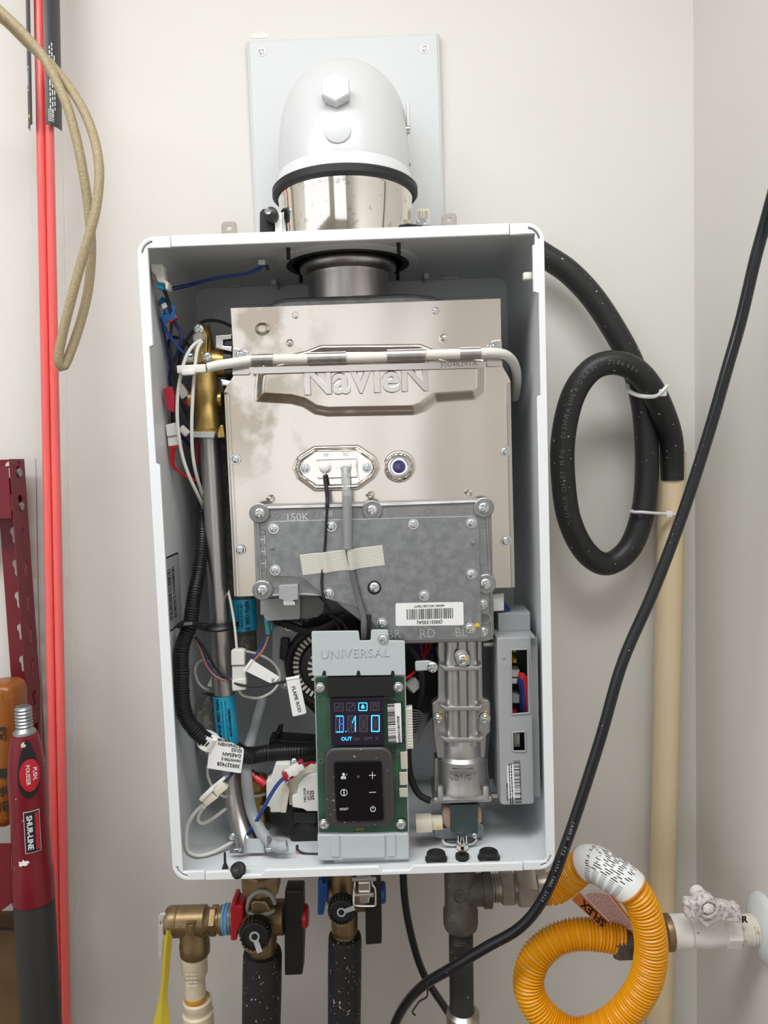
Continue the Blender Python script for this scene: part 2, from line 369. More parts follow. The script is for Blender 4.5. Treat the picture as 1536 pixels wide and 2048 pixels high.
# a pan-head cross-recess screw of unit radius, looking along -y
def screw_mesh(m, washer=True, yellow=False):
    N = 17; vv = []; ff = []; keep = {}
    g = np.linspace(-1, 1, N)
    for i, a in enumerate(g):
        for j, b in enumerate(g):
            r = max(abs(a), abs(b)); l = math.hypot(a, b)
            x, z = (a*r/l, b*r/l) if l > 0 else (0, 0)
            R = math.hypot(x, z); h = 0.62*math.sqrt(max(0, 1-(R*0.93)**2))
            cross = (abs(x) < .15 and abs(z) < .62) or (abs(z) < .15 and abs(x) < .62)
            if cross: h -= 0.36
            vv.append((x, -h, z))
    for i in range(N-1):
        for j in range(N-1): ff.append((i*N+j, (i+1)*N+j, (i+1)*N+j+1, i*N+j+1))
    b = MB(); b.add(vv, ff, m)
    b.lathe([(1.0, 0.0), (1.0, 0.24)], (0, 0, 0), (0, -1, 0), m, n=24)
    if washer: b.lathe([(1.36, -0.25), (1.36, 0.0), (1.28, 0.08), (0.9, 0.08)], (0, 0, 0), (0, -1, 0), m, n=24)
    if yellow: b.add([(p[0]*.9, p[1]*1.0-.03, p[2]*.8) for p in [(0.0, -.62, .9), (.3, -.62, .2), (.95, -.4, .0), (.8, -.35, .7)]], [(0, 1, 2, 3)], 'yellow_paint')
    me = bpy.data.meshes.new('screw'); me.from_pydata(b.v, [], b.f)
    for k in b.m: me.materials.append(MATS[k])
    me.polygons.foreach_set('material_index', b.mi); me.polygons.foreach_set('use_smooth', [True]*len(b.f))
    bm = bmesh.new(); bm.from_mesh(me); bmesh.ops.recalc_face_normals(bm, faces=bm.faces[:]); bm.to_mesh(me); bm.free()
    me.set_sharp_from_angle(angle=math.radians(32))
    return me
SCREW = {'z': screw_mesh('zinc_screw'), 'p': screw_mesh('zinc_screw', False), 'y': screw_mesh('zinc_screw', True, True)}
def screw(parent, loc, r, kind='z', roll=None, name='screw', pitch=0.0):
    return put(name, SCREW[kind], loc, parent, rot=(pitch, random.uniform(0, 1.5) if roll is None else roll, 0), scale=r)
# ================================================================== the room
XR, XL, YF, ZC = 0.480, -1.75, -6.0, 2.70
def struct(name, b): return b.build(name, None, kind='structure')
struct('wall_back', MB().box(((XL+XR)/2, 0.05, ZC/2), (XR-XL, 0.10, ZC), 'wall_paint'))
struct('wall_right', MB().box((XR+0.05, (YF+0.10)/2, ZC/2), (0.10, -YF+0.10, ZC), 'wall_paint'))
WY0, WY1, WZ0, WZ1 = -4.4, -0.9, 0.25, 2.30            # unseen side opening, added to send daylight onto the right wall
b = MB(); b.box((XL-0.05, (YF+WY0)/2, ZC/2), (0.10, WY0-YF, ZC), 'wall_paint'); b.box((XL-0.05, (WY1+0.10)/2, ZC/2), (0.10, 0.10-WY1, ZC), 'wall_paint')
b.box((XL-0.05, (WY0+WY1)/2, WZ0/2), (0.10, WY1-WY0, WZ0), 'wall_paint'); b.box((XL-0.05, (WY0+WY1)/2, (WZ1+ZC)/2), (0.10, WY1-WY0, ZC-WZ1), 'wall_paint')
struct('wall_left', b)
struct('floor', MB().box(((XL+XR)/2, (YF+0.10)/2, -0.05), (XR-XL+0.2, -YF+0.10, 0.10), 'concrete'))
struct('ceiling', MB().box(((XL+XR)/2, (YF+0.10)/2, ZC+0.05), (XR-XL+0.2, -YF+0.10, 0.10), 'ceiling_paint'))
b = MB()                                              # garage-door wall with its wide opening behind the camera
b.box(((XL+XR)/2, YF-0.05, (2.6+ZC)/2), (XR-XL+0.2, 0.10, ZC-2.6), 'wall_paint')
b.box((XR-0.05+0.075, YF-0.05, 1.3), (0.25, 0.10, 2.6), 'wall_paint'); b.box((XL+0.05-0.075, YF-0.05, 1.3), (0.25, 0.10, 2.6), 'wall_paint')
struct('wall_front', b)
struct('ground', MB().box((-4, -4, -0.15), (24, 24, 0.08), 'driveway'))

# ================================================================== the water heater
W2, H = 0.216, 0.711
def zz(z): return Z0+z
heater = thing('water_heater', (0, RIM+0.12, Z0), 'white tankless water heater with its front cover off, hung on the wall', 'water heater')
def arc(cx, cz, r, a0, a1, n=8): return [(cx+r*math.cos(math.radians(a0+(a1-a0)*k/n)), cz+r*math.sin(math.radians(a0+(a1-a0)*k/n))) for k in range(n+1)]
RC = 0.0185
def upath(o):           # U-shaped wall outline, offset inwards by o
    x, r = W2-o, RC-o; c = W2-RC
    return ([(-c, zz(H-o))] + arc(-c, zz(H-RC), r, 90, 180) + arc(-c, zz(RC), r, 180, 270) + arc(c, zz(RC), r, 270, 360) + arc(c, zz(H-RC), r, 0, 90) + [(c, zz(H-o))])
b = MB(); po, pi_ = upath(0.0002), upath(0.0016); n = len(po)
vv = [(p[0], y, p[1]) for y in (RIM+0.0045, RIM+0.24) for ring in (po, pi_) for p in ring]
ff = []
for i in range(n-1):
    ff += [(i, i+1, 2*n+i+1, 2*n+i), (i, n+i, n+i+1, i+1), (2*n+i, 2*n+i+1, 3*n+i+1, 3*n+i)]
b.add(vv, ff, 'white_coat'); b.add(vv, [(n+i, 3*n+i, 3*n+i+1, n+i+1) for i in range(n-1)], 'case_inner')
# folded seams of the side panels where they meet the floor and the top
case = b.build('case_body', heater, 'white enamelled sheet metal case, open at the front')
FX, FD, FR = 0.0015, 0.135, 0.0755            # flue axis: x, depth, radius of the hole in the top
b = MB()
Mtop = Matrix(((1, 0, 0, 0), (0, 1, 0, 0), (0, 0, 1, zz(H-0.0003)), (0, 0, 0, 1)))
b.plate(rect(-W2+RC, RIM+0.0045, W2-RC, RIM+0.24), 0, 0.0014, 'case_inner', holes=[circle(FX, RIM+FD, FR, 48)], M=Mtop)
b.lathe([(FR+0.012, 0), (FR+0.012, -0.0012), (FR+0.004, -0.0024), (FR, -0.0024), (FR, 0)], (FX, RIM+FD, zz(H-0.0017)), (0, 0, 1), 'case_inner', n=48, cap=False)
top = b.build('top_panel', heater)
MB().lathe([(FR+0.0003, 0), (FR+0.0003, -0.004), (FR-0.007, -0.004), (FR-0.007, 0)], (FX, RIM+FD, zz(H-0.0005)), (0, 0, 1), 'rubber', n=48, cap=False, closed=True).build('flue_gasket', top)
for c in ((420, 1435), (1098, 1405), (497, 1585), (1092, 1565)):
    p = qz('A', c[0], c[1], zz(H-0.008)); p.z = zz(H-0.0017)
    MB().lathe([(0.0021 if k % 2 else 0.0026, -0.013*k/12) for k in range(13)], p, (0, 0, 1), 'black_plastic', n=10).build('stud', top)
b = MB(); b.plate(rounded(rect(-W2+0.0017, zz(0.0017), W2-0.0017, zz(H-0.0018)), 0.016), 0.238, 0.0015, 'case_inner')
b.plate(rounded(rect(-W2+0.020, zz(0.02), W2-0.020, zz(H-0.026)), 0.02), 0.2345, 0.0035, 'case_inner', bevel=0.0016)
back = b.build('back_panel', heater)
for c in ((337, 1615), (1268, 1575)):
    p = q('A', c[0], c[1]+40, 0.205)
    MB().box((p.x, p.y+0.015, p.z+0.008), (0.0042, 0.033, 0.0042), 'white_coat', 0.0006).box((p.x, p.y-0.004, p.z+0.008), (0.0062, 0.006, 0.007), 'white_plastic', 0.0008).build('standoff', back)
p = qx('P', 1048, 553, W2-0.02)
MB().bar((W2-0.0016, p.y, p.z), (p.x+0.006, p.y, p.z), 0.0052, 0.0052, 'white_coat', 0.0006).bar((p.x+0.008, p.y, p.z), (p.x-0.001, p.y, p.z), 0.0075, 0.0075, 'white_plastic', 0.0008).build('standoff', case)
# front flanges, with the slotted corners
fl, ft, fb = 0.0108, 0.0118, 0.0092; SEG = 0.036
def slot(cx, cz, a0, a1): return arc(cx, cz, 0.0146, a0, a1) + arc(cx, cz, 0.0124, a1, a0)
cx, c0, c1 = W2-RC, zz(RC), zz(H-RC)
def zat(px, py): return q('P', px, py, 0).z
zL0, zL1 = zat(302, 690), zat(316, 930)
left = (arc(-cx, c1, RC, 90, 180) + arc(-cx, c0, RC, 180, 270) + [(-W2+SEG, zz(0)), (-W2+SEG, zz(fb+0.0005)), (-W2+fl+0.0006, zz(fb+0.0005)), (-W2+fl+0.0006, zL1), (-W2+fl-0.0035, zL1+0.002),
        (-W2+fl-0.0035, zL0-0.002), (-W2+fl+0.0006, zL0), (-W2+fl+0.0006, zz(H-ft)), (-W2+SEG, zz(H-ft)), (-W2+SEG, zz(H))])
MB().plate(left, 0, 0.005, 'white_coat', 0.0007, holes=[slot(-cx, c1, 98, 172), slot(-cx, c0, 188, 262)]).build('side_flange', heater)
zR0, zR1, zR2 = zat(1070, 490), zat(1078, 586), zat(1082, 792)
right = (arc(cx, c0, RC, 270, 360) + arc(cx, c1, RC, 0, 90) + [(W2-SEG, zz(H)), (W2-SEG, zz(H-ft)), (W2-fl+0.001, zz(H-ft)), (W2-fl+0.001, zR0+0.001), (W2-fl-0.0016, zR0), (W2-fl-0.0016, zR1+0.002), (W2-fl+0.0040, zR1),
         (W2-fl+0.0040, zR2+0.001), (W2-fl+0.0002, zR2), (W2-fl+0.0002, zz(fb+0.013)), (W2-fl+0.001, zz(fb+0.012)), (W2-fl+0.001, zz(fb)), (W2-SEG, zz(fb+0.0005)), (W2-SEG, zz(0))])
MB().plate(right, 0, 0.005, 'white_coat', 0.0007, holes=[slot(cx, c1, 8, 82), slot(cx, c0, 278, 352)]).build('side_flange', heater)
MB().plate(rounded(rect(-W2+SEG+0.0007, zz(H-ft+0.0004), W2-SEG-0.0007, zz(H+0.0004)), 0.0012), -0.0004, 0.0054, 'white_coat', 0.0007).build('top_flange', heater)
def xb(px, py): return q('P', px, py, 0).x
xs = [xb(458, 1745), xb(466, 1752), xb(522, 1750), xb(530, 1742), xb(757, 1734), xb(765, 1742), xb(818, 1740), xb(827, 1731)]
bot = [(-W2+SEG+0.0007, zz(-0.0003)), (W2-SEG-0.0007, zz(-0.0003)), (W2-SEG-0.0007, zz(fb))]
for a, z in ((xs[7], fb), (xs[6], fb-0.0052), (xs[5], fb-0.0052), (xs[4], fb), (xs[3], fb), (xs[2], fb-0.0052), (xs[1], fb-0.0052), (xs[0], fb)): bot.append((a, zz(z)))
bot.append((-W2+SEG+0.0007, zz(fb)))
MB().plate(rounded(bot, 0.0015, 3), -0.0004, 0.0054, 'white_coat', 0.0007).build('bottom_flange', heater)
# shallow pressing in the floor of the case
zf = zz(0.0017)
def floorpt(c, x, y): p = qz(c, x, y, zf); return (p.x, p.y)
Mfl = Matrix(((1, 0, 0, 0), (0, 1, 0, 0), (0, 0, 1, zf+0.0012), (0, 0, 0, 1)))
flo = MB().plate(rounded([floorpt('P', 445, 1735), floorpt('P', 447, 1712), floorpt('P', 1016, 1694), floorpt('P', 1030, 1722)], 0.006), 0, 0.0013, 'case_inner', 0.0005, M=Mfl).build('floor_pressing', heater)
# rubber grommets standing on the floor of the case
def grommet(c, x, y, r, h, ring=False, sq=False):
    p = qz(c, x, y, zf+0.001)
    b = MB()
    if ring: b.lathe([(r, 0), (r, h), (r*.86, h*1.15), (r*.5, h*1.15), (r*.45, h*.3)], p, (0, 0, 1), 'rubber', n=24)
    else: b.lathe([(r*1.12, 0), (r*1.12, h*.25), (r, h*.4), (r*.94, h*.9), (r*.8, h), (r*.62, h), (r*.58, h*.85)], p, (0, 0, 1), 'rubber', n=28)
    return b.build('rubber_grommet', heater)
grommet('H', 256, 1905, 0.0115, 0.0090); grommet('H', 440, 1895, 0.0080, 0.0045, True); grommet('H', 627, 1895, 0.0115, 0.0090)
p = qz('F', 667, 1450, zf+0.006)
MB().lathe([(0.0085, 0), (0.0095, 0.002), (0.0080, 0.006), (0.0050, 0.0075), (0.0035, 0.0065)], p+Vector((0, 0.002, -0.002)), (-.15, -.75, .65), 'rubber', n=24).build('rubber_grommet', heater)
p = q('F', 556, 1448, 0.012)
MB().lathe([(0.0045, 0), (0.0028, 0.006), (0.0016, 0.009), (0.0014, 0.020), (0.0011, 0.021)], (p.x, p.y, zz(0.0029)), (0, .12, 1), 'rubber', n=14).build('rubber_plug', heater)
# hanging tabs at the back of the case
for (x0, x1) in ((10, 105), (1362, 1455)):
    pts = pl('A', [(x0, 1310 if x0 < 500 else 1265), (x1, 1306 if x0 < 500 else 1258), (x1, 1235 if x0 < 500 else 1185), (x0, 1240 if x0 < 500 else 1190)], 0.225)
    za = zz(H-0.004); zt = max(p_[1] for p_ in pts); xa, xe = pts[0][0], pts[1][0]
    MB().plate(rounded([(xa, za), (xe, za), (xe, zt), (xa, zt)], [0, 0, 0.006, 0.006]), 0.225, 0.0018, 'nickel', 0.0004, holes=[circle((xa+xe)/2, zt-0.009, 0.0032, 16)]).build('hanging_tab', heater)
p = q('P', 728, 1756, 0.03)
# draw latch under the case
lt = MB(); y = RIM+0.02
lt.plate(pl('M', [(440, 200), (545, 200), (540, 250), (445, 250)], 0.02), 0.02, 0.004, 'chrome', 0.0008)
lt.plate(rounded(pl('M', [(447, 250), (538, 248), (542, 330), (528, 412), (462, 412), (447, 330)], 0.016), 0.002), 0.016, 0.004, 'chrome', 0.0012)
lt.tube(qq('M', [(420, 230, .02), (416, 300, .02), (412, 400, .018), (425, 425, .018), (565, 428, .018), (578, 410, .018), (575, 300, .02), (555, 270, .02), (548, 215, .02)]), 0.0013, 'chrome', 8, 0.002)
lt.lathe([(0.0022, -0.014), (0.0022, 0.014)], q('M', 492, 225, 0.018), (1, 0, 0), 'chrome', n=10)
lt.lathe([(0.0024, -0.011), (0.0024, 0.011)], q('M', 492, 345, 0.014), (1, 0, 0), 'chrome', n=10)
lt.build('draw_latch', heater, 'chrome draw latch with wire loop')

# ------------------------------------------------------------------ flue inside the case
zl = q('A', 786, 1480, FD-0.05).z
zb = q('A', 786, 1700, FD-0.05).z
fp = MB().lathe([(0.0500, zb-0.02-zl), (0.0500, -0.010), (0.0508, -0.006), (0.0560, -0.004), (0.0592, 0.0), (0.0600, 0.004), (0.0585, 0.008), (0.0545, 0.010), (0.0500, 0.012), (0.0495, 0.060)], (FX, RIM+FD, zl), (0, 0, 1), 'stainless_tube', n=48).build('flue_pipe', heater, 'stainless inner flue pipe with a rolled lip')

# ------------------------------------------------------------------ heat exchanger
PD = 0.060
b = MB()
zt = q('C', 700, 60, PD).z
sh = [(-0.122, zz(0.33)), (-0.122, zt-0.030), (-0.112, zt-0.004), (-0.082, zt+0.012), (-0.070, zt+0.0145), (0.075, zt+0.0145), (0.100, zt+0.011), (0.150, zt-0.008), (0.166, zt-0.02), (0.168, zz(0.33))]
b.plate(rounded(sh, 0.012), PD+0.022, 0.125, 'galvanised', 0.006)
hx = b.build('heat_exchanger', heater, 'satin metal heat exchanger box behind the pressed panel')
# pressed front panel as a relief surface
XU0, XU1, XD0, XD1 = -0.1306, 0.1772, -0.1438, 0.1872
ZT, ZB = q('P', 730, 608, PD).z, q('P', 748, 1184, PD).z
ZA, ZS = q('P', 470, 742, PD).z, q('P', 453, 788, PD).z
def edge(z, up, dn):
    t = min(1, max(0, (z-ZS)/(ZA-ZS))); t = t*t*(3-2*t); return dn+(up-dn)*t
def sdpoly(X, Z, poly):
    d = np.full(X.shape, 1e9); ins = np.zeros(X.shape, bool); n = len(poly)
    for i in range(n):
        (ax, az), (bx, bz) = poly[i], poly[(i+1) % n]
        ex, ez = bx-ax, bz-az; wx, wz = X-ax, Z-az
        t = np.clip((wx*ex+wz*ez)/(ex*ex+ez*ez+1e-12), 0, 1)
        d = np.minimum(d, np.hypot(wx-ex*t, wz-ez*t))
        c = ((az > Z) != (bz > Z)) & (X < (bx-ax)*(Z-az)/(bz-az+1e-12)+ax); ins ^= c
    return np.where(ins, -d, d)
def sst(x, a, b_): t = np.clip((x-a)/(b_-a), 0, 1); return t*t*(3-2*t)
boss = pl('C', [(172, 440), (170, 508), (330, 518), (385, 532), (440, 566), (500, 577), (900, 570), (950, 553), (1005, 512), (1190, 498), (1226, 468), (1226, 330), (1100, 318), (985, 285), (930, 262), (470, 266), (400, 292), (240, 330), (180, 370)], PD-0.006)
octo = rounded(pl('C', [(352, 830), (366, 786), (440, 738), (640, 733), (716, 786), (731, 828), (712, 868), (640, 920), (445, 926), (368, 870)], PD), 0.006)
pc = pl('C', [(833, 822)], PD)[0]
NX, NZ = 230, 270
vv = []; zs = np.linspace(ZB, ZT, NZ); U = np.linspace(0, 1, NX)
Xg = np.array([edge(z, XU0, XD0)+(edge(z, XU1, XD1)-edge(z, XU0, XD0))*U for z in zs]); Zg = np.repeat(zs[:, None], NX, 1)
hgt = 0.0068*sst(-sdpoly(Xg, Zg, boss), -0.003, 0.0085)
so = sdpoly(Xg, Zg, octo)
hgt += 0.0030*np.exp(-((so+0.002)/0.0022)**2) - 0.0012*sst(-so, 0.002, 0.006)
rp = np.hypot(Xg-pc[0], Zg-pc[1]); hgt += 0.0032*np.exp(-((rp-0.0145)/0.0016)**2)
for c in ((326, 248), (1040, 225), (240, 968), (700, 953), (1158, 942)):
    e = pl('C', [c], PD)[0]; hgt += 0.0016*np.exp(-(((Xg-e[0])**2+(Zg-e[1])**2)/0.0022**2))
e = pl('C', [(198, 182)], PD)[0]; r_ = np.hypot((Xg-e[0])/1.25, Zg-e[1]); hgt -= 0.0008*sst(-r_, -0.0068, -0.0045)
SCP = [(352, 118), (1003, 98), (72, 788), (1328, 750), (93, 302), (1271, 268)]
SCE = [(480, 1100), (1012, 1082)]
hgt -= 0.0016*np.exp(-((Xg-XD0)/0.003)**2)*(Zg < ZS) + 0.0016*np.exp(-((Xg-XD1)/0.003)**2)*(Zg < ZS)
hgt += 0.0006*np.sin((Xg*17+Zg*9))*np.cos(Zg*21-Xg*5) + 0.00022*np.sin(Xg*75+1.5*np.sin(Zg*13)) + 0.055*np.clip(Zg-ZA-0.012, 0, 1)
for i in range(NZ):
    for j in range(NX): vv.append((Xg[i, j], RIM+PD-hgt[i, j], Zg[i, j]))
ff = [(i*NX+j, i*NX+j+1, (i+1)*NX+j+1, (i+1)*NX+j) for i in range(NZ-1) for j in range(NX-1)]
ring = [j for j in range(NX)] + [i*NX+NX-1 for i in range(1, NZ)] + [(NZ-1)*NX+j for j in range(NX-2, -1, -1)] + [i*NX for i in range(NZ-2, 0, -1)]
o = len(vv)
vv += [(vv[k][0], RIM+PD+0.010, vv[k][2]) for k in ring]
ff += [(ring[k], o+k, o+(k+1) % len(ring), ring[(k+1) % len(ring)]) for k in range(len(ring))]
fp_ = MB(); fp_.add(vv, ff, 'stainless_panel')
panel = fp_.build('front_panel', heater, 'shiny pressed stainless steel front panel of the heat exchanger', sharp=50, uv=True)
for c in SCP[:4]: screw(panel, q('C', c[0], c[1], PD-0.0015), 0.0046)
for c in SCE: screw(panel, q('P', c[0], c[1], PD-0.0015), 0.0048)
for c in SCP[4:]: screw(panel, q('C', c[0], c[1], PD-0.0045), 0.0046)
c = q('C', 681, 418, PD-0.0066)
MB().text('NaVIeN', 0.0455, frame(c, (1, 0, 0), (0, 0, 1)) @ Matrix.Translation((0, 0, -0.001)), 'stainless', depth=0.0016, bold=0.0009, bevel=0.0010, sx=0.98, space=0.98, res=5).build('embossed_lettering', panel, 'raised maker\'s lettering pressed into the steel')
for c in ((332, 236), (1028, 212), (220, 974), (684, 955), (1143, 944)):
    MB().lathe([(0.0016, 0), (0.0016, 0.0004), (0.0009, 0.0004)], q('C', c[0], c[1], PD-0.0006), (0, -1, 0), 'brass_old', n=12).build('pin_hole', panel)
# sight port
p = Vector((pc[0], RIM+PD-0.002, pc[1]))
sp = MB().lathe([(0.0135, 0), (0.0135, 0.0015), (0.0125, 0.0024), (0.0108, 0.0026), (0.0098, 0.0018), (0.0094, -0.0015), (0.0094, -0.002)], p, (0, -1, 0), 'chrome', n=36).lathe([(0.0076, -0.003), (0.0076, 0.0006), (0.006, 0.0012), (0.003, 0.0015)], p, (0, -1, 0), 'sight_glass', n=28)
sp.build('sight_port', heater, 'round sight port with violet glass')
# igniter plate
ig = MB(); ig.plate(rounded(pl('C', [(372, 832), (384, 795), (445, 752), (636, 748), (700, 792), (716, 828), (700, 858), (638, 904), (450, 908), (388, 866)], PD-0.001), 0.004), PD-0.001, 0.002, 'polished', 0.0005)
ig.plate(rounded(pl('C', [(447, 790), (640, 784), (643, 874), (452, 880)], PD-0.004), 0.003), PD-0.004, 0.004, 'polished', 0.0012)
ig.text('FP', 0.0060, front(PD-0.0016) @ Matrix.Translation((*pl('C', [(495, 770)], PD)[0], 0)), 'ink_grey').text('IG', 0.0060, front(PD-0.0016) @ Matrix.Translation((*pl('C', [(586, 766)], PD)[0], 0)), 'ink_grey')
ign = ig.build('igniter_plate', heater, 'polished plate holding the flame rod and igniter')
screw(ign, q('C', 395, 832, PD-0.0028), 0.0043); screw(ign, q('C', 684, 828, PD-0.0028), 0.0043)
for x, y in ((490, 826), (586, 822)):
    MB().lathe([(0.0072, 0), (0.0072, 0.003), (0.0055, 0.0045), (0.0050, 0.009), (0.0035, 0.010)], q('C', x, y, PD-0.004), (0, -1, 0), 'ceramic', n=24).build('electrode', ign, 'white ceramic electrode')
# strap with serial number across the panel
SD = PD-0.012
st = MB(); st.plate(pl('C', [(133, 358), (1232, 331), (1236, 362), (140, 391)], SD), SD, 0.0015, 'stainless', 0.0004)
a_, b_ = q('C', 135, 357, SD), q('C', 1232, 331, SD)
st.add([(a_.x, a_.y, a_.z), (b_.x, b_.y, b_.z), (b_.x, RIM+PD-0.0005, b_.z+0.001), (a_.x, RIM+PD-0.0005, a_.z+0.001), (a_.x, a_.y+.0012, a_.z-.0012), (b_.x, b_.y+.0012, b_.z-.0012), (b_.x, RIM+PD-0.0005, b_.z-0.0005), (a_.x, RIM+PD-0.0005, a_.z-0.0005)], [(0, 1, 2, 3), (4, 7, 6, 5), (0, 4, 5, 1), (2, 6, 7, 3), (0, 3, 7, 4), (1, 5, 6, 2)], 'stainless')
st.plate(rounded(pl('C', [(58, 268), (128, 285), (150, 350), (135, 395), (56, 397)], PD-0.003), 0.002), PD-0.003, 0.0025, 'stainless', 0.0006)
st.plate(rounded(pl('C', [(1240, 262), (1270, 236), (1312, 230), (1316, 356), (1240, 358)], PD-0.003), 0.002), PD-0.003, 0.0025, 'stainless', 0.0006)
st.text('30048291A', 0.0088, front(SD-0.0001) @ Matrix.Translation((*pl('C', [(1110, 346)], SD)[0], 0)) @ Matrix.Rotation(0.012, 4, 'Z'), 'ink_grey', sx=1.05)
strap = st.build('sleeve_strap', heater, 'steel strap stamped 30048291A')
# white braided sleeve and its four clips
SL = 0.043
slv = qq('C', [(-55, 362, SL), (-10, 350, SL), (60, 340, SL), (150, 326, SL), (290, 322, SL), (500, 319, SL), (680, 314, SL), (865, 306, SL), (1040, 299, SL), (1165, 296, SL), (1250, 292, SL), (1318, 298, SL+.004), (1358, 326, SL+.015), (1378, 375, SL+.03), (1380, 440, SL+.05), (1372, 500, SL+.08)])
MB().tube(slv, 0.0056, 'sleeve_white', 16, 0.005).build('braided_sleeve', heater, 'white braided wire sleeve crossing the steel panel')
for x0, x1, y in ((150, 247, 325), (410, 588, 320), (778, 955, 307), (1117, 1212, 297)):
    a, c = q('C', x0, y, SL), q('C', x1, y-(x1-x0)*.028, SL)
    MB().tube([a, c], 0.0072, 'stainless_tube', 18, 0.01, straight=True).build('sleeve_clip', strap)
MB().bar(q('B', 350, 1096, SL), q('B', 560, 1086, SL), ppx('B', 58, SL), 0.010, 'white_plastic', 0.0012).bar(q('B', 385, 1118, SL-.002), q('B', 480, 1112, SL-.002), ppx('B', 40, SL), 0.010, 'white_plastic', 0.0010).build('sleeve_connector', heater, 'white plastic end connector of the braided sleeve')

# ------------------------------------------------------------------ burner manifold
GD = 0.040
outl = rounded(pl('D', [(66, 84), (1286, 48), (1303, 776), (1000, 784), (690, 792), (640, 690), (450, 545), (150, 552), (82, 552)], GD), [.010, .012, .012, 0, .006, .012, .012, .004, .010])
mf = MB(); mf.plate(outl, GD, 0.016, 'cast_alu', 0.0015)
inner = pl('D', [(92, 165), (110, 165), (150, 132), (140, 95), (630, 82), (640, 130), (700, 140), (725, 122), (720, 80), (1215, 62), (1215, 120), (1265, 130), (1280, 430), (1232, 440), (1228, 510), (1285, 530), (1290, 765)], GD-0.002)
mf.tube([(x, RIM+GD-0.0005, z) for x, z in inner], 0.0016, 'cast_alu', 8, straight=True)
inner2 = pl('D', [(92, 170), (105, 465), (145, 475), (165, 510), (165, 540), (330, 535), (420, 540)], GD-0.002)
mf.tube([(x, RIM+GD-0.0005, z) for x, z in inner2], 0.0016, 'cast_alu', 8, straight=True)
for c in ((100, 118), (677, 103), (1248, 90), (115, 512), (1258, 480)):
    p = q('D', c[0], c[1], GD); mf.lathe([(0.0115, 0), (0.0115, 0.0025), (0.0105, 0.0032)], p, (0, -1, 0), 'cast_alu', n=24)
for c, r in (((190, 130), 15), ((390, 125), 18), ((588, 120), 15), ((770, 113), 18), ((962, 108), 20), ((1160, 102), 16), ((115, 212), 16), ((120, 420), 16), ((1243, 180), 15), ((1248, 392), 16), ((185, 475), 27)):
    p = q('D', c[0], c[1], GD); rr = ppx('D', r, GD); mf.lathe([(rr, 0), (rr, 0.0007), (rr-.0008, 0.0007), (rr-.0008, 0)], p, (0, -1, 0), 'cast_alu', n=20, cap=False)
mf.text('150K', 0.0125, front(GD) @ Matrix.Translation((*pl('D', [(292, 140)], GD)[0], 0)), 'stamp_line', depth=0.0006)
mf.text('08', 0.010, front(GD) @ Matrix.Translation((*pl('D', [(452, 122)], GD)[0], 0)), 'stamp_line', depth=0.0006)
mf.text('H\nH\nH', 0.011, front(GD) @ Matrix.Translation((*pl('D', [(118, 318)], GD)[0], 0)) @ Matrix.Diagonal((1, 1.25, 1, 1)), 'stamp_line', depth=0.0006)
man = mf.build('burner_manifold', heater, 'grey cast metal manifold housing bolted over the steel panel')
for c in ((100, 118), (677, 103), (1248, 90), (115, 512), (1258, 480)): screw(man, q('D', c[0], c[1], GD-0.0034), 0.0062, 'p')
for c in ((1243, 585), (1245, 725)): screw(man, q('D', c[0], c[1], GD-0.0008), 0.0045)
MB().lathe([(0.0075, 0), (0.0075, 0.002), (0.0055, 0.002), (0.0050, -0.002)], q('D', 1252, 655, GD), (0, -1, 0), 'cast_alu', n=20).build('boss', man)
ID = GD-0.006
pts = pl('D', [(133, 160), (1222, 131), (1238, 764), (694, 776), (688, 690), (600, 600), (455, 562), (322, 452), (280, 446), (140, 441)], ID)
ip = MB().plate(rounded(pts, [.009, .007, .007, .003, .012, .02, .012, .02, .01, .008]), ID, 0.006, 'galvanised', 0.0006)
for t, c, s_ in (('BR', (788, 740), .0150), ('RD', (960, 737), .0150), ('BL', (1132, 731), .0150), ('4A', (1168, 668), .0085)):
    ip.text(t, s_, front(ID-0.00005) @ Matrix.Translation((*pl('D', [c], ID)[0], 0)) @ Matrix.Rotation(0.03, 4, 'Z'), 'stamp_line', depth=0.0003, sx=0.95, bold=-0.0003)
plate = ip.build('manifold_cover', heater, 'galvanised cover plate stamped BR RD BL with a white barcode label')
for c in ((172, 198), (468, 187), (888, 175), (1185, 168), (180, 410), (1187, 430), (455, 530), (944, 540), (727, 683)): screw(plate, q('D', c[0], c[1], ID-0.001), 0.0046)
screw(plate, q('D', 1180, 708, ID-0.001), 0.0048, 'y')
MB().lathe([(0.0080, 0), (0.0080, 0.0004), (0.0068, 0.0004), (0.0066, -0.0005)], q('D', 688, 500, ID), (0, -1, 0), 'black_plastic', n=24).build('recess_ring', plate); screw(plate, q('D', 688, 498, ID-0.0002), 0.0060, 'p')
for c in ((167, 297), (1193, 270)): MB().lathe([(0.0036, 0), (0.0036, 0.0008), (0.0024, 0.0008), (0.0022, 0.0016), (0.001, 0.002)], q('D', c[0], c[1], ID), (0, -1, 0), 'galvanised', n=18).build('rivet', plate)
MB().plate(rounded(pl('D', [(1196, 686), (1225, 680), (1228, 698), (1200, 702)], ID), .001), ID-0.0003, 0.0003, 'yellow_paint').build('paint_mark', plate, 'yellow torque paint mark')
lb = MB(); LD = ID-0.0003
lb.plate(rounded(pl('D', [(796, 580), (1143, 573), (1146, 692), (797, 696)], LD), .002), LD, 0.0003, 'paper_white')
c = q('D', 970, 634, LD); Ml = front(LD) @ Matrix.Translation((c.x, c.z, 0)) @ Matrix.Rotation(math.pi, 4, 'Z')
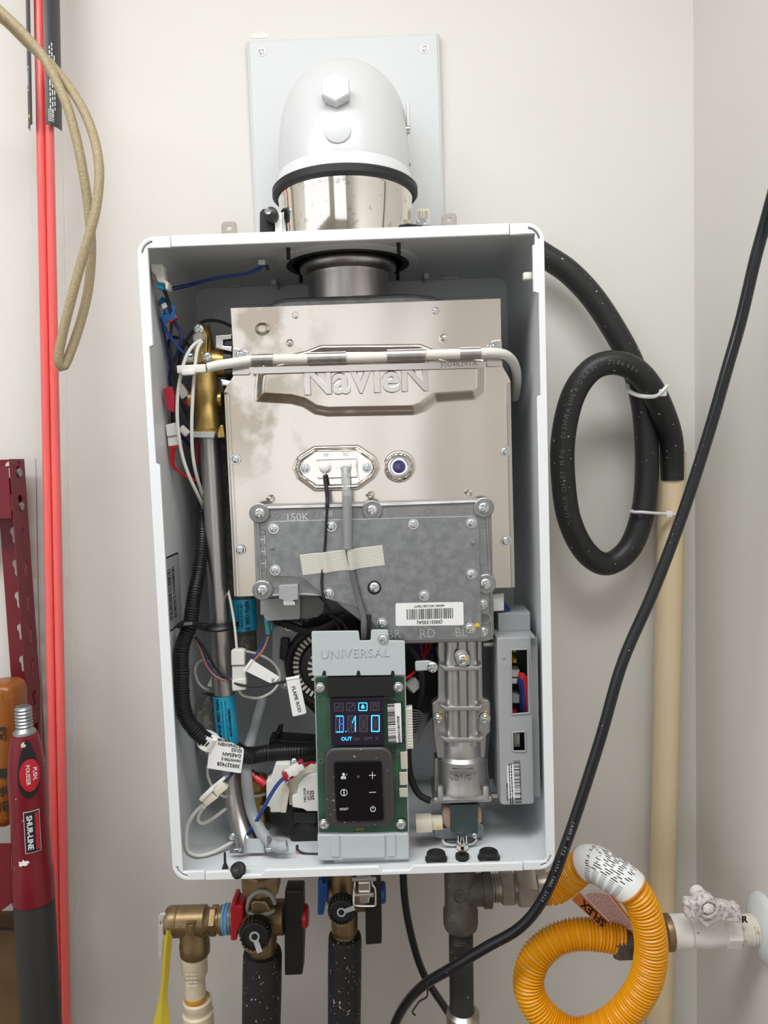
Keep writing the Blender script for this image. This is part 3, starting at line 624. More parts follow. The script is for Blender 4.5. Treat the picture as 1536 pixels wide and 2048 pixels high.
lb.bars(Ml, -.0270, .0270, -.0060, .0060, 'ink_black', 46, seed=3).text('(30031335A)', 0.0056, Ml @ Matrix.Translation((0, .0095, 0)), 'ink_black', bold=0.0001).text('44349118CU28170677', 0.0037, Ml @ Matrix.Translation((0, -.0092, 0)), 'ink_black', bold=0.00005)
lb.build('barcode_label', plate, 'white barcode label, upside down')
tp = pl('D', [(302, 335), (728, 285), (742, 388), (318, 440)], ID-0.007)
tb = MB(); nT = 40; vv = []
for i in range(nT+1):
    u = i/nT; px_ = u
    hump = 0.0008 + 0.0085*math.exp(-((u-.605)/.060)**2) + 0.0042*math.exp(-((u-.285)/.05)**2)
    for k in (0, 1):
        A = Vector(tp[0 if k == 0 else 3]).lerp(Vector(tp[1 if k == 0 else 2]), u); vv.append((A.x, RIM+ID-hump, A.y))
base = list(vv); vv = base+[(x, y+0.0003, z) for x, y, z in base]; n2 = len(base)
ff = [(2*i, 2*i+1, 2*i+3, 2*i+2) for i in range(nT)]+[(n2+2*i, n2+2*i+2, n2+2*i+3, n2+2*i+1) for i in range(nT)]
tb.add(vv, ff, 'tape')
for j in range(1, 11):
    k = j/11; L_ = [Vector(base[2*i]).lerp(Vector(base[2*i+1]), k)+Vector((0, -0.0001, 0)) for i in range(nT+1)]
    tb.tube(L_, 0.00022, 'tape_rib', 4, straight=True)
tb.build('filament_tape', heater, 'strip of white filament tape holding down the igniter lead')
# plug at the lower left of the manifold
b = MB(); b.plate(rounded(pl('D', [(198, 490), (296, 484), (298, 562), (272, 566), (272, 588), (222, 590), (222, 562), (200, 560)], .032), .0015), .032, 0.014, 'grey_plastic', 0.0008)
b.plate(pl('D', [(222, 572), (282, 570), (284, 590), (224, 592)], .0315), .0315, 0.010, 'chrome', 0.0004)
b.build('sensor_plug', heater, 'small grey plug on the manifold edge')
b = MB(); b.plate(rounded(pl('D', [(104, 560), (308, 545), (308, 662), (130, 672), (128, 642), (104, 640)], .062), .002), .062, 0.03, 'grey_plastic', 0.001)
b.plate(rounded(pl('D', [(308, 548), (400, 545), (432, 575), (430, 620), (400, 652), (308, 662)], .066), .004), .066, 0.03, 'dark_grey_plastic', 0.001)
b.build('igniter_transformer', heater, 'grey igniter transformer block under the manifold')
b = MB(); b.plate(rounded(pl('D', [(1290, 535), (1352, 528), (1352, 618), (1296, 622)], .07), .001), .07, 0.016, 'white_plastic', 0.0008); b.plate(pl('D', [(1290, 565), (1325, 562), (1325, 618), (1296, 622)], .068), .068, 0.004, 'white_plastic', 0.0006)
b.build('white_connector', heater, 'white connector beside the manifold\'s right edge')
# ------------------------------------------------------------------ control panel
CD = 0.018
def G(pts, d=CD): return pl('G', pts, d)
cp = thing if False else None
b = MB()
b.plate(rounded(G([(108, 448), (832, 438), (860, 1682), (140, 1690)]), .002), CD+0.004, 0.022, 'panel_grey', 0.001)
b.plate(rounded(G([(120, 455), (822, 446), (850, 1670), (150, 1676)], CD+.003), .002), CD+0.003, 0.0025, 'pcb_green')
b.plate(rounded(G([(136, 1692), (858, 1682), (862, 1888), (142, 1900)], CD-.002), .003), CD-0.002, 0.026, 'panel_grey', 0.0015)
b.plate(rounded(G([(242, 1698), (308, 1697), (312, 1868), (246, 1870)], CD-.0035), .002), CD-0.0035, 0.003, 'panel_grey', 0.0008)
b.plate(rounded(G([(322, 1697), (668, 1690), (672, 1876), (332, 1884)], CD-.004), .003), CD-0.004, 0.003, 'panel_grey', 0.0012)
b.plate(rounded(G([(682, 1690), (752, 1688), (756, 1862), (686, 1866)], CD-.0035), .002), CD-0.0035, 0.003, 'panel_grey', 0.0008)
b.plate(G([(268, 1890), (860, 1880), (860, 1962), (640, 1968), (620, 1945), (268, 1950)], CD+.004), CD+0.004, 0.012, 'panel_grey', 0.0008)
panelbox = b.build('control_panel', heater, 'grey control panel with a clear cover over a green circuit board')
b = MB(); b.plate(rounded(G([(90, 90), (462, 86), (470, 158), (478, 164), (548, 162), (556, 154), (560, 78), (692, 78), (698, 156), (708, 162), (826, 165), (832, 434), (98, 443)], CD-.004), .0022), CD-0.004, 0.003, 'panel_grey', 0.0007)
for x in (190, 460, 730):
    b.plate(rounded(G([(x-18, 438), (x+18, 437), (x+10, 400), (x-8, 400)], CD-.0045), .001), CD-0.0045, 0.0004, 'black_plastic')
b.text('UNIVERSAL', 0.0143, front(CD-0.004) @ Matrix.Translation((*G([(430, 262)], CD-.004)[0], 0)), 'panel_grey', depth=0.0010, space=1.1)
brk = b.build('panel_bracket', heater, 'pale grey plastic bracket embossed UNIVERSAL above the display')
screw(brk, q('G', 655, 150, CD-.0045), 0.0046)
# clear cover rails round the board
b = MB(); cv = 0.0012
ol = rounded(G([(112, 448), (832, 440), (858, 1680), (146, 1686)], CD-.001), .0025); hl = rounded(G([(214, 600), (738, 596), (764, 1655), (196, 1662)], CD-.001), .004)
b.plate(ol, CD-.001, 0.0012, 'clear_plastic', 0.0003, holes=[hl])
b.build('clear_cover', panelbox, 'clear plastic cover')
for c in ((158, 535), (775, 530), (190, 1610), (796, 1612)): screw(panelbox, q('G', c[0], c[1], CD-.0012), 0.0044)
MB().plate(rounded(G([(214, 455), (735, 446), (738, 600), (214, 610)], CD-.003), .001), CD-.003, 0.006, 'black_plastic', 0.0006).build('dark_strip', panelbox)
# display with segments
DD = CD-.0045
b = MB(); b.plate(rounded(G([(236, 624), (660, 612), (668, 985), (246, 988)], DD), .001), DD, 0.0075, 'display_glass', 0.0004)
disp = b.build('display', panelbox, 'lit blue segment display')
sx = 1.0
def seg(c, pts, m, wd=7.0): 
    bb = c
    for (x0, y0), (x1, y1) in pts: bb.bar(q('G', x0, y0, DD-.0001), q('G', x1, y1, DD-.0001), ppx('G', wd, DD), 0.0002, m)
lit = {0: 'adgm ef', 1: 'bci', 2: '', 3: 'abcdef'}
SEGM = []
for k, cx_ in enumerate((312, 406, 500, 594)):
    y0, y1 = 757-k*1.5, 882-k*1.5; ym = (y0+y1)/2; x0, x1 = cx_-30, cx_+30
    S = {'a': ((x0, y0), (x1, y0)), 'd': ((x0, y1), (x1, y1)), 'f': ((x0, y0), (x0, ym)), 'e': ((x0, ym), (x0, y1)), 'b': ((x1, y0), (x1, ym)), 'c': ((x1, ym), (x1, y1)),
         'g': ((x0+5, ym), (cx_-4, ym)), 'h': ((cx_+4, ym), (x1-5, ym)), 'm': ((cx_, y0+8), (cx_, ym-5)), 'n': ((cx_, ym+5), (cx_, y1-8)), 'i': ((x1-8, y0+10), (cx_+6, ym-6)), 'j': ((x0+8, y0+10), (cx_-6, ym-6)),
         'k': ((cx_-6, ym+6), (x0+8, y1-10)), 'l': ((cx_+6, ym+6), (x1-8, y1-10))}
    on = {0: 'adbcmnh', 1: 'bci', 2: '', 3: 'abcdef'}[k]
    bl = MB()
    for s_, v in S.items():
        m = ('segment_cyan' if k in (1, 3) else 'segment_blue') if s_ in on else 'segment_off'
        if k == 0 and s_ in 'ad': m = 'segment_cyan'
        seg(bl, [v], m, 8.5 if s_ in 'abcdef' else 6)
    bl.build('display_digit', panelbox)
b = MB(); seg(b, [((358, 878), (366, 878))], 'segment_cyan', 10); seg(b, [((452, 876), (460, 876))], 'segment_off', 8)
b.build('decimal_points', panelbox)
for t, x, y in (('OUT', 366, 937), ('L/m', 446, 936), ('GPM', 534, 934), ('%', 606, 933), ('°', 545, 765)): MB().text(t, 0.0058 if t == 'OUT' else 0.0052, front(DD-.0001) @ Matrix.Translation((*G([(x, y)], DD)[0], 0)), 'segment_cyan' if t == 'OUT' else 'segment_off', bold=0.0001).build('display_lettering', panelbox)
b = MB()                                         # icon row
for k, x in enumerate((306, 400, 495, 590)):
    y = 686-k*1.5; m = 'segment_cyan' if k == 2 else 'segment_off'
    oo, ii = rounded(G([(x-36, y+33), (x+36, y+33), (x+36, y-33), (x-36, y-33)], DD), .0012), rounded(G([(x-30, y+27), (x+30, y+27), (x+30, y-27), (x-30, y-27)], DD), .0009)
    b.plate(oo, DD-.0002, 0.0002, m, holes=[ii])
    c = G([(x, y)], DD)[0]
    if k == 2:
        u = ppx('G', 1, DD); fl_ = [(c[0]+a*u, c[1]+e*u) for a, e in ((0, 24), (6, 12), (13, 2), (14, -10), (8, -18), (4, -18), (3, -8), (0, -3), (-3, -8), (-4, -18), (-8, -18), (-14, -10), (-13, 2), (-6, 12))]
        b.plate(fl_, DD-.0002, 0.0002, m)
    elif k == 3: b.plate(circle(c[0], c[1], ppx('G', 24, DD), 20), DD-.0002, .0002, m, holes=[circle(c[0], c[1], ppx('G', 20, DD), 20)]); b.text('M', 0.006, front(DD-.0001) @ Matrix.Translation((c[0], c[1], 0)), m)
    elif k == 1: b.bar(q('G', x-20, y+20, DD-.0001), q('G', x+12, y-10, DD-.0001), ppx('G', 6, DD), .0002, m); b.plate(circle(*G([(x+17, y-14)], DD)[0], ppx('G', 10, DD), 12), DD-.0002, .0002, m, holes=[circle(*G([(x+20, y-17)], DD)[0], ppx('G', 5, DD), 8)])
    else: b.bar(q('G', x-22, y+6, DD-.0001), q('G', x+14, y-20, DD-.0001), ppx('G', 8, DD), .0002, m); b.bar(q('G', x-20, y+20, DD-.0001), q('G', x-2, y+8, DD-.0001), ppx('G', 6, DD), .0002, m); [b.bar(q('G', x+8+8*j, y-4, DD-.0001), q('G', x+8+8*j, y+20, DD-.0001), ppx('G', 2.5, DD), .0002, m) for j in range(3)]
b.build('display_icons', panelbox)
# keypad
KD = CD-.008
kb = MB().plate(rounded(G([(190, 1012), (728, 1004), (748, 1625), (198, 1640)], KD+.002), .015, 8), KD+.002, 0.010, 'smoke_bezel', 0.003); kb.build('keypad_bezel', panelbox, 'smoky dark bezel with scuffs')
kp = MB().plate(rounded(G([(262, 1118), (645, 1112), (662, 1582), (288, 1588)], KD), .004), KD, 0.004, 'black_gloss', 0.0008).build('keypad', panelbox, 'glossy black touch keypad with white symbols')
KF = KD-.0002
def keymat(x, y): return front(KF) @ Matrix.Translation((*G([(x, y)], KF)[0], 0))
u = ppx('G', 1, KF)
b = MB().add([], [], 'ink_white'); b.bar(q('G', 543, 1224, KF), q('G', 598, 1223, KF), 5*u, .0002, 'ink_white').bar(q('G', 570, 1196, KF), q('G', 571, 1252, KF), 5*u, .0002, 'ink_white'); b.build('plus_key', panelbox)
MB().bar(q('G', 544, 1358, KF), q('G', 600, 1356, KF), 5*u, .0002, 'ink_white').build('minus_key', panelbox)
b = MB(); c = G([(575, 1490)], KF)[0]
b.plate(arc(c[0], c[1], 23*u, 118, 422, 24)+arc(c[0], c[1], 17*u, 422, 118, 24), KF, .0002, 'ink_white').bar(q('G', 574, 1462, KF), q('G', 575, 1490, KF), 6*u, .0002, 'ink_white'); b.build('power_key', panelbox)
b = MB(); c = G([(346, 1360)], KF)[0]
b.plate(circle(c[0], c[1], 29*u, 28), KF, .0002, 'ink_white', holes=[circle(c[0], c[1], 24*u, 28)]).bar(q('G', 347, 1352, KF), q('G', 347, 1378, KF), 8*u, .0002, 'ink_white').plate(circle(c[0], c[1]+16*u, 4.5*u, 12), KF, .0002, 'ink_white'); b.build('info_key', panelbox)
MB().text('RESET', 0.0038, keymat(348, 1490), 'ink_white', bold=0.0, sx=1.0).build('reset_key', panelbox)
b = MB(); c = G([(343, 1228)], KF)[0]
b.plate(circle(c[0], c[1]+14*u, 11*u, 16), KF, .0002, 'ink_white').plate([(c[0]+a*u, c[1]+e*u) for a, e in ((-22, -26), (20, -26), (18, -6), (6, 0), (-8, 0), (-22, -8))], KF, .0002, 'ink_white').bar(q('G', 338, 1245, KF-.0002), q('G', 372, 1214, KF-.0002), 6*u, .0002, 'ink_grey').plate(circle(c[0]+26*u, c[1]+13*u, 5*u, 10), KF, .0002, 'ink_grey'); b.build('installer_key', panelbox)
MB().plate(circle(*G([(459, 1234)], KF)[0], 9*u, 16), KF, .0002, 'ink_grey', holes=[circle(*G([(459, 1234)], KF)[0], 6*u, 16)]).build('sensor_dot', panelbox)
# label, side connectors
b = MB(); LD2 = CD-.0015; b.plate(rounded(G([(688, 662), (794, 654), (803, 964), (696, 968)], LD2), .0015), LD2, 0.0004, 'paper_white')
c = G([(745, 812)], LD2)[0]; Mr = front(LD2) @ Matrix.Translation((c[0], c[1], 0)) @ Matrix.Rotation(math.pi/2+.02, 4, 'Z')
b.bars(Mr, -.035, .033, -.0010, .0085, 'ink_black', 44, seed=9)
b.text('43603N2CUB4175558', 0.0038, Mr @ Matrix.Translation((-.008, -.0045, 0)), 'ink_black', bold=.0001, sx=.9).text('GMP30   V1S   MADE IN THAILAND', 0.0034, Mr @ Matrix.Translation((0, -.0098, 0)), 'ink_black', bold=.0001, sx=.95)
b.build('barcode_label', panelbox, 'white barcode label on the circuit board')
b = MB()
a = G([(820, 702), (884, 692), (893, 1014), (836, 1018)], CD+.004); b.plate(a, CD+.004, 0.012, 'white_plastic', 0.0008)
for k in range(14):
    y = 706+k*22; b.bar(q('G', 846+k*.6, y, CD+.0038), q('G', 884+k*.6, y-1, CD+.0038), ppx('G', 10, CD), .0012, 'cream_plastic')
b.build('ribbon_connector', panelbox, 'white multi-pin connector on the panel\'s right edge')
for (y0, y1, x0) in ((1040, 1175, 790), (1200, 1300, 782), (1325, 1395, 780)):
    MB().plate(rounded(G([(x0, y0), (846, y0-2), (850, y1), (x0+6, y1+2)], CD+.002), .001), CD+.002, 0.006, 'cream_plastic', 0.0006).build('board_connector', panelbox)
MB().bars(front(CD+.0006) @ Matrix.Translation((*G([(472, 1650)], CD)[0], 0)), -.004, .004, -.0018, .0018, 'brass', 6, w=.0001).build('board_contacts', panelbox)
for c, r in (((158, 615), 25), ((762, 1038), 17), ((166, 1112), 20), ((750, 640), 20)):
    MB().plate(circle(*G([c], CD+.0025)[0], ppx('G', r, CD), 18), CD+.0025, .0004, 'cast_alu', holes=[circle(*G([c], CD+.0025)[0], ppx('G', r-4, CD), 18)]).build('board_hole', panelbox)
# grey ribbon of wires from the connector to the back
for k in range(14):
    y = 710+k*21
    MB().tube(qq('G', [(888+k*.5, y, CD+.01), (930, y*.9+75, CD+.02), (985, 745+k*7, CD+.045), (1030, 720+k*4, CD+.075)]), 0.0008, 'wire_grey', 6, 0.006).build('grey_wire', heater)

# ------------------------------------------------------------------ gas valve
VD = 0.046
def Hh(pts, d=VD): return pl('H', pts, d)
b = MB()
b.plate(rounded(Hh([(268, 300), (580, 300), (586, 768), (628, 776), (640, 800), (640, 1005), (612, 1030), (605, 1190), (262, 1190), (238, 1020), (225, 800), (268, 770)], VD+.012), .004), VD+.012, 0.014, 'cast_bright', 0.002)
for x0, x1 in ((316, 430), (452, 552)):
    a, c = q('H', (x0+x1)/2-4, 330, VD+.010), q('H', (x0+x1)/2+6, 1085, VD+.010)
    b.tube([a, c], ppx('H', (x1-x0)/2+3, VD+.01), 'cast_bright', 24, straight=True)
b.plate(Hh([(415, 300), (465, 300), (475, 1075), (425, 1075)], VD-.002), VD-.002, 0.010, 'cast_bright', 0.001)
for y, dx in ((545, 0), (828, 4), (1050, 8)):
    b.plate(rounded(Hh([(272+dx, y-26), (318+dx, y-4), (560+dx, y-6), (578+dx, y-26), (582+dx, y), (560+dx, y+26), (320+dx, y+32), (280+dx, y)], VD-.003), .003), VD-.003, 0.016, 'cast_bright', 0.0016)
gc = q('H', 435, 1240, VD+.028)
zc = lambda y: q('H', 435, y, VD).z-gc.z
r1, r2 = ppx('H', 163, VD+.02), ppx('H', 186, VD+.02)
b.lathe([(r1*.96, zc(1075)), (r1, zc(1090)), (r1, zc(1205)), (r2, zc(1228)), (r2*1.0, zc(1240)), (r2*1.0, zc(1405)), (r2*1.06, zc(1430)), (r2*1.06, zc(1465))], gc, (0, 0, 1), 'cast_bright', n=40)
b.plate(rounded(Hh([(245, 1195), (282, 1170), (280, 1420), (245, 1420)], VD+.02), .002), VD+.02, .02, 'cast_bright', .001)
b.plate(rounded(Hh([(590, 1165), (618, 1190), (622, 1420), (590, 1420)], VD+.02), .002), VD+.02, .02, 'cast_bright', .001)
fl0 = rounded(Hh([(212, 1385), (250, 1330), (630, 1330), (660, 1385), (676, 1440), (676, 1520), (245, 1535), (218, 1470)], VD+.006), .006)
b.box(((q('H', 443, 1480, VD).x), RIM+VD+.030, q('H', 443, 1492, VD-.004).z), (ppx('H', 438, VD), 0.062, ppx('H', 62, VD)), 'cast_bright', 0.005)
for x in (283, 606):
    b.lathe([(ppx('H', 26, VD), -.010), (ppx('H', 24, VD), .006), (ppx('H', 18, VD), .008)], q('H', x, 1425, VD+.002), (0, 0, 1), 'cast_bright', n=20)
p = q('H', 442, 1322, VD-.007)
b.text('NaVIeN', 0.0120, front(VD-.0068) @ Matrix.Translation((p.x, p.z, 0)), 'cast_bright', depth=.0012, bold=.0003, sx=.95)
b.plate(Hh([(352, 1272), (535, 1270), (536, 1300), (352, 1303)], VD-.0058), VD-.0058, .002, 'cast_alu', .0004)
valve = b.build('gas_valve', heater, 'cast metal gas valve column with cross ribs')
screw(valve, q('H', 445, 490, VD-.005), .0060, 'y'); screw(valve, q('H', 272, 910, VD+.009), .0048, 'y'); screw(valve, q('H', 600, 910, VD+.009), .0050, 'y')
MB().lathe([(0.0075, 0), (0.0075, .0018), (.006, .0024)], q('H', 432, 462, VD-.002), (0, -1, 0), 'cast_bright', n=20).build('boss', valve)
for c in ((285, 862), (605, 858)): MB().plate(rounded(Hh([(c[0]-10, c[1]+8), (c[0]+10, c[1]+8), (c[0]+8, c[1]-8), (c[0]-8, c[1]-8)], VD+.0115), .001), VD+.0115, .0003, 'yellow_paint').build('paint_mark', valve)
b = MB(); cxx = q('H', 455, 1620, VD+.03).x
b.plate(rounded(Hh([(355, 1520), (552, 1515), (550, 1725), (358, 1710)], VD+.002), .001), VD+.002, .035, 'solenoid_green', .0008)
b.plate(rounded(Hh([(300, 1535), (575, 1530), (580, 1660), (330, 1690), (300, 1650)], VD+.008), .006), VD+.008, .024, 'coil', .003)
b.plate(rounded(Hh([(240, 1690), (590, 1650), (590, 1750), (330, 1762), (240, 1755)], VD+.016), .004), VD+.016, .012, 'galvanised', .002)
b.tube(qq('H', [(300, 1760, VD+.004), (330, 1790, VD+.003), (500, 1790, VD+.003), (540, 1755, VD+.004)]), .0018, 'chrome', 8, .003)
b.lathe([(.0062, 0), (.0062, -.010), (.0075, -.011), (.0075, -.016), (.0048, -.017), (.0048, -.024)], q('H', 438, 1725, VD-.002), (0, 0, 1), 'chrome', n=16)
b.lathe([(.0052, .004), (.0054, -.007), (.003, -.008)], q('H', 440, 1790, VD-.003), (0, 0, 1), 'yellow_paint', n=12)
sol = b.build('solenoid', heater, 'dark green solenoid coil under the gas valve')
screw(sol, q('H', 527, 1735, VD+.0018), .003, 'p')
b = MB(); b.bar(q('H', 110, 1648, VD+.004), q('H', 225, 1642, VD+.004), ppx('H', 96, VD), .018, 'cream_plastic', .0012).bar(q('H', 215, 1642, VD+.006), q('H', 300, 1638, VD+.006), ppx('H', 78, VD), .014, 'cream_plastic', .001).bar(q('H', 255, 1676, VD-.001), q('H', 292, 1672, VD-.001), ppx('H', 14, VD), .001, 'yellow_paint')
b.build('solenoid_connector', heater, 'off-white connector plugged into the solenoid')
# wire clamp, cables beside the valve
b = MB(); b.plate(rounded(Hh([(105, 505), (200, 500), (262, 520), (262, 560), (200, 568), (108, 575)], VD-.002), .003), VD-.002, .004, 'panel_grey', .001); cl = b.build('cable_clamp', heater, 'grey cable clamp beside the gas valve'); screw(cl, q('H', 230, 545, VD-.004), .0062, 'p')
MB().tube(qq('H', [(-60, 300, .075), (40, 380, .07), (110, 450, .066), (150, 560, .062), (155, 700, .07), (110, 900, .08), (60, 1100, .08), (70, 1300, .075), (130, 1440, .07), (215, 1490, .068)]), .0040, 'rubber', 12, .006).build('black_cable', heater)
for k, (x, m) in enumerate(((150, 'wire_red'), (180, 'wire_red'), (205, 'wire_red'), (240, 'wire_navy'), (130, 'wire_blue'))):
    MB().tube(qq('H', [(x+10*k, 350, .09), (x, 420, .08), (155+4*k, 500, .068), (150+4*k, 600, .072), (135+6*k, 760, .085)]), .0014, m, 8, .006).build('wire', heater)
b = MB(); b.bar(q('H', 60, 700, .07), q('H', 120, 640, .075), ppx('H', 80, .07), .014, 'paper_grey', .001); b.build('wire_connector', heater)
MB().tube(qq('H', [(30, 630, .05), (80, 600, .06), (120, 560, .07)]), .0016, 'wire_red', 8, .004).build('wire', heater)

# ------------------------------------------------------------------ main controller on the right
BD = 0.040
zA, zB = q('H', 800, 335, BD).z, q('H', 800, 1518, BD).z
xA, xBm, xC = q('H', 690, 600, BD).x, q('H', 930, 600, BD).x, q('H', 950, 600, BD+.012).x
h1 = rounded(Hh([(783, 420), (903, 416), (914, 868), (787, 878)], BD), .0015); h2 = rounded(Hh([(795, 1002), (884, 998), (888, 1138), (796, 1138)], BD), .0015)
b = MB(); b.plate(rounded(rect(xA, zB, xBm, zA), .004), BD, .004, 'grey_plastic', .0015, holes=[h1, h2])
yb = 0.20
b.plate(rect(xA+.0002, zB+.0005, xA+.0025, zA-.0005), BD+.003, yb-BD, 'grey_plastic'); b.plate(rect(xA+.002, zB+.0003, xBm-.001, zB+.0026), BD+.003, yb-BD, 'grey_plastic')
b.plate(rect(xBm-.003, zB+.004, min(xC+.004, W2-.003), zA-.004), BD+.010, .004, 'grey_plastic', .001)
b.plate(rect(xA+.002, zA-.0026, xC, zA-.0003), BD+.003, yb-BD, 'grey_plastic')
for rr_ in (h1, h2):
    b.tube([(x, RIM+BD-.0003, z) for x, z in rr_]+[(rr_[0][0], RIM+BD-.0003, rr_[0][1])], .0011, 'grey_plastic', 6, straight=True)
mc = b.build('controller_box', heater, 'tall grey plastic controller box with two openings on the right side')
b = MB(); b.plate(rect(xA+.006, zA-.001, xC, zA+.022), BD+.03, .05, 'grey_plastic', .002); b.build('controller_shoulder', heater)
xsd = xC+.003
b = MB(); b.plate(rect(xA+.004, zB+.006, xC+.002, zA-.006), .085, .004, 'black_plastic'); b.build('board_cover', mc)
for k, (x, y, m, w_, h_) in enumerate(((808, 432, 'yellow_paint', 24, 18), (810, 503, 'yellow_paint', 28, 26), (815, 590, 'white_plastic', 60, 50), (815, 645, 'white_plastic', 50, 36), (820, 770, 'grey_plastic', 50, 60), (808, 862, 'plug_red', 36, 18))):
    MB().plate(Hh([(x-w_/2, y+h_/2), (x+w_/2, y+h_/2), (x+w_/2, y-h_/2), (x-w_/2, y-h_/2)], .058), .058, .02, m, .0008).build('board_connector', mc)
MB().plate(Hh([(804, 1010), (845, 1008), (848, 1108), (806, 1110)], .056), .056, .02, 'cream_plastic', .0008).build('board_connector', mc)
for k in range(7): MB().bar(q('H', 826, 1018+k*13, .054), q('H', 842, 1015+k*13, .054), ppx('H', 4, .05), .003, 'chrome').build('pin', mc)
for k in range(9):
    m = 'wire_red' if k < 4 else 'wire_blue' if k < 7 else 'wire_navy'; x = 905-k*7
    MB().tube(qq('H', [(840-k, 585+k*8, .056), (x-20+k, 600+k*8, .052), (x, 700, .053), (x+6, 800, .056), (x+4, 900, .06)]), .0014, m, 8, .006).build('wire', mc)
b = MB(); b.plate(rounded(Hh([(756, 1238), (842, 1231), (850, 1468), (763, 1476)], BD-.0004), .0015), BD-.0004, .0004, 'paper_white')
c = Hh([(803, 1352)], BD-.0004)[0]; Mr = front(BD-.0004) @ Matrix.Translation((c[0], c[1], 0)) @ Matrix.Rotation(math.pi/2+.02, 4, 'Z')
b.bars(Mr, -.026, .026, -.0085, -.0005, 'ink_black', 36, seed=5).lines(Mr, -.027, .022, (.0015, .0040), .0013, 'ink_black').text('MADE IN KOREA', .0028, Mr @ Matrix.Translation((-.012, .0078, 0)), 'ink_black')
b.build('barcode_label', mc, 'white barcode label on the controller box')
for y in (488, 560): MB().text('<' if y < 500 else 'V', .008, front(BD-.0002) @ Matrix.Translation((*Hh([(738, y)], BD)[0], 0)), 'dark_grey_plastic', depth=.0002, bold=-.0004).build('moulded_arrow', mc)
for y in (385, 1450): MB().bar(q('H', 585, y, BD+.03), q('H', 690, y-4, BD+.03), ppx('H', 32, BD), .006, 'cast_bright', .001).build('spacer', mc)
for k in range(3): MB().tube(qq('H', [(735, 90+25*k, .075), (768, 130+12*k, .08), (765, 190, .085), (730, 235+6*k, .09), (680, 250, .09)]), .0012, 'wire_blue', 8, .004).build('wire', heater)
# dark loom hanging between valve and controller
for k in range(6): MB().tube(qq('H', [(640, 640+20*k, .13), (665, 800, .12+.004*k), (670-4*k, 1000, .115), (655-5*k, 1200, .11), (640, 1330, .11)]), .0022, 'wire_grey', 8, .01).build('loose_wire', heater)

# ------------------------------------------------------------------ fan behind
ND = 0.105
p = q('P', 656, 1334, ND); R_ = 0.054
b = MB(); b.lathe([(R_*1.03, .055), (R_*1.03, .008), (R_*.97, -.002), (R_*.90, -.004), (R_*.86, -.001), (R_*.84, .006), (R_*.66, .006), (R_*.62, .0), (R_*.3, -.006), (R_*.1, -.007)], p, (0, 1, 0), 'black_plastic', n=56, cap=False)
fan = b.build('blower_fan', heater, 'black blower fan with a ring of slots')
b = MB()
for k in range(44):
    a = 2*math.pi*k/44; r0, r1 = R_*.69, R_*.82
    A, B_ = p+Vector((math.cos(a)*r0, .0045, math.sin(a)*r0)), p+Vector((math.cos(a)*r1, .0045, math.sin(a)*r1))
    b.bar(A, B_, .0030, .003, 'cream_plastic')
b.build('fan_fins', fan, kind='stuff')
for k in range(3):
    q0 = R_*.33
b = MB()
for k in range(20):
    a = 2*math.pi*k/20; A, B_ = p+Vector((math.cos(a)*R_*.34, -.0066, math.sin(a)*R_*.34)), p+Vector((math.cos(a)*R_*.46, -.0045, math.sin(a)*R_*.46)); b.bar(A, B_, .0026, .002, 'cream_plastic')
b.build('fan_hub_slots', fan, kind='stuff')
b = MB(); b.plate(rounded(pl('E', [(1040, 1100), (1150, 1040), (1300, 1040), (1300, 1200), (1200, 1400), (1180, 1650), (1110, 1600), (1040, 1350)], ND+.012), .006), ND+.012, .03, 'grey_plastic', .002); fm = b.build('fan_mount', heater)
for c in ((1185, 1080), (1145, 1228), (1155, 1575)): screw(fm, q('E', c[0], c[1], ND+.009), .0042)
MB().plate(rounded(pl('E', [(1112, 1180), (1190, 1180), (1180, 1380), (1102, 1360)], ND+.006), .003), ND+.006, .01, 'black_plastic', .002).build('fan_clip', fm)
b = MB(); b.plate(rounded(pl('P', [(560, 1280), (650, 1240), (870, 1250), (880, 1420), (820, 1480), (640, 1440), (600, 1400)], ND+.05), .02), ND+.05, .05, 'black_plastic', .004); b.build('fan_housing', heater)
# ------------------------------------------------------------------ water pipe, brass fitting and wiring on the left
BF = 0.085
def inside(P, r):              # keep a run of wire inside the side walls of the case
    for p in P: p.x = max(-W2+.0030+r, min(W2-.0030-r, p.x))
    return P
def wire(c, pts, r, m, name='wire', lab=None, n=8, step=.005): return MB().tube(inside(qq(c, pts), r*1.6), r, m, n, step).build(name, heater, lab)
b = MB()
a, c = q('B', 552, 1100, BF), q('B', 575, 1540, BF); r = ppx('B', 92, BF)
up = (a-c).normalized(); L = (a-c).length
b.lathe([(r*1.03, -.004), (r*1.03, .0), (r, .004), (r, L*.36), (r*.97, L*.37), (r*.97, L), (r*.9, L+.004)], c, up, 'brass', n=32)
b.tube([q('B', 552, 1120, BF), q('B', 548, 1000, BF), q('B', 545, 860, BF), q('B', 543, 790, BF+.004)], [ppx('B', 80, BF), ppx('B', 78, BF), ppx('B', 62, BF), ppx('B', 42, BF)], 'brass', 24, .004)
b.plate(rounded(pl('B', [(458, 850), (478, 822), (545, 825), (565, 850), (562, 1010), (610, 1010), (600, 1050), (420, 1050), (415, 1010), (462, 960)], BF-.016), .003), BF-.016, .012, 'brass', .001)
b.lathe([(ppx('B', 46, BF), -.01), (ppx('B', 46, BF), .004), (ppx('B', 38, BF), .005)], q('B', 505, 1005, BF-.015), (0, -1, 0), 'brass', n=24)
p = q('B', 560, 1050, BF+.004)
b.lathe([(.0165, .008), (.0165, .024), (.0185, .025), (.0185, .028)], p, (1, 0, 0), 'brass', n=28)
for x in (440, 672): b.lathe([(ppx('B', 62, BF), -.004), (ppx('B', 62, BF), .004)], q('B', x-20 if x > 500 else x+20, 1318, BF+.004), (1, 0, 0), 'brass', n=20)
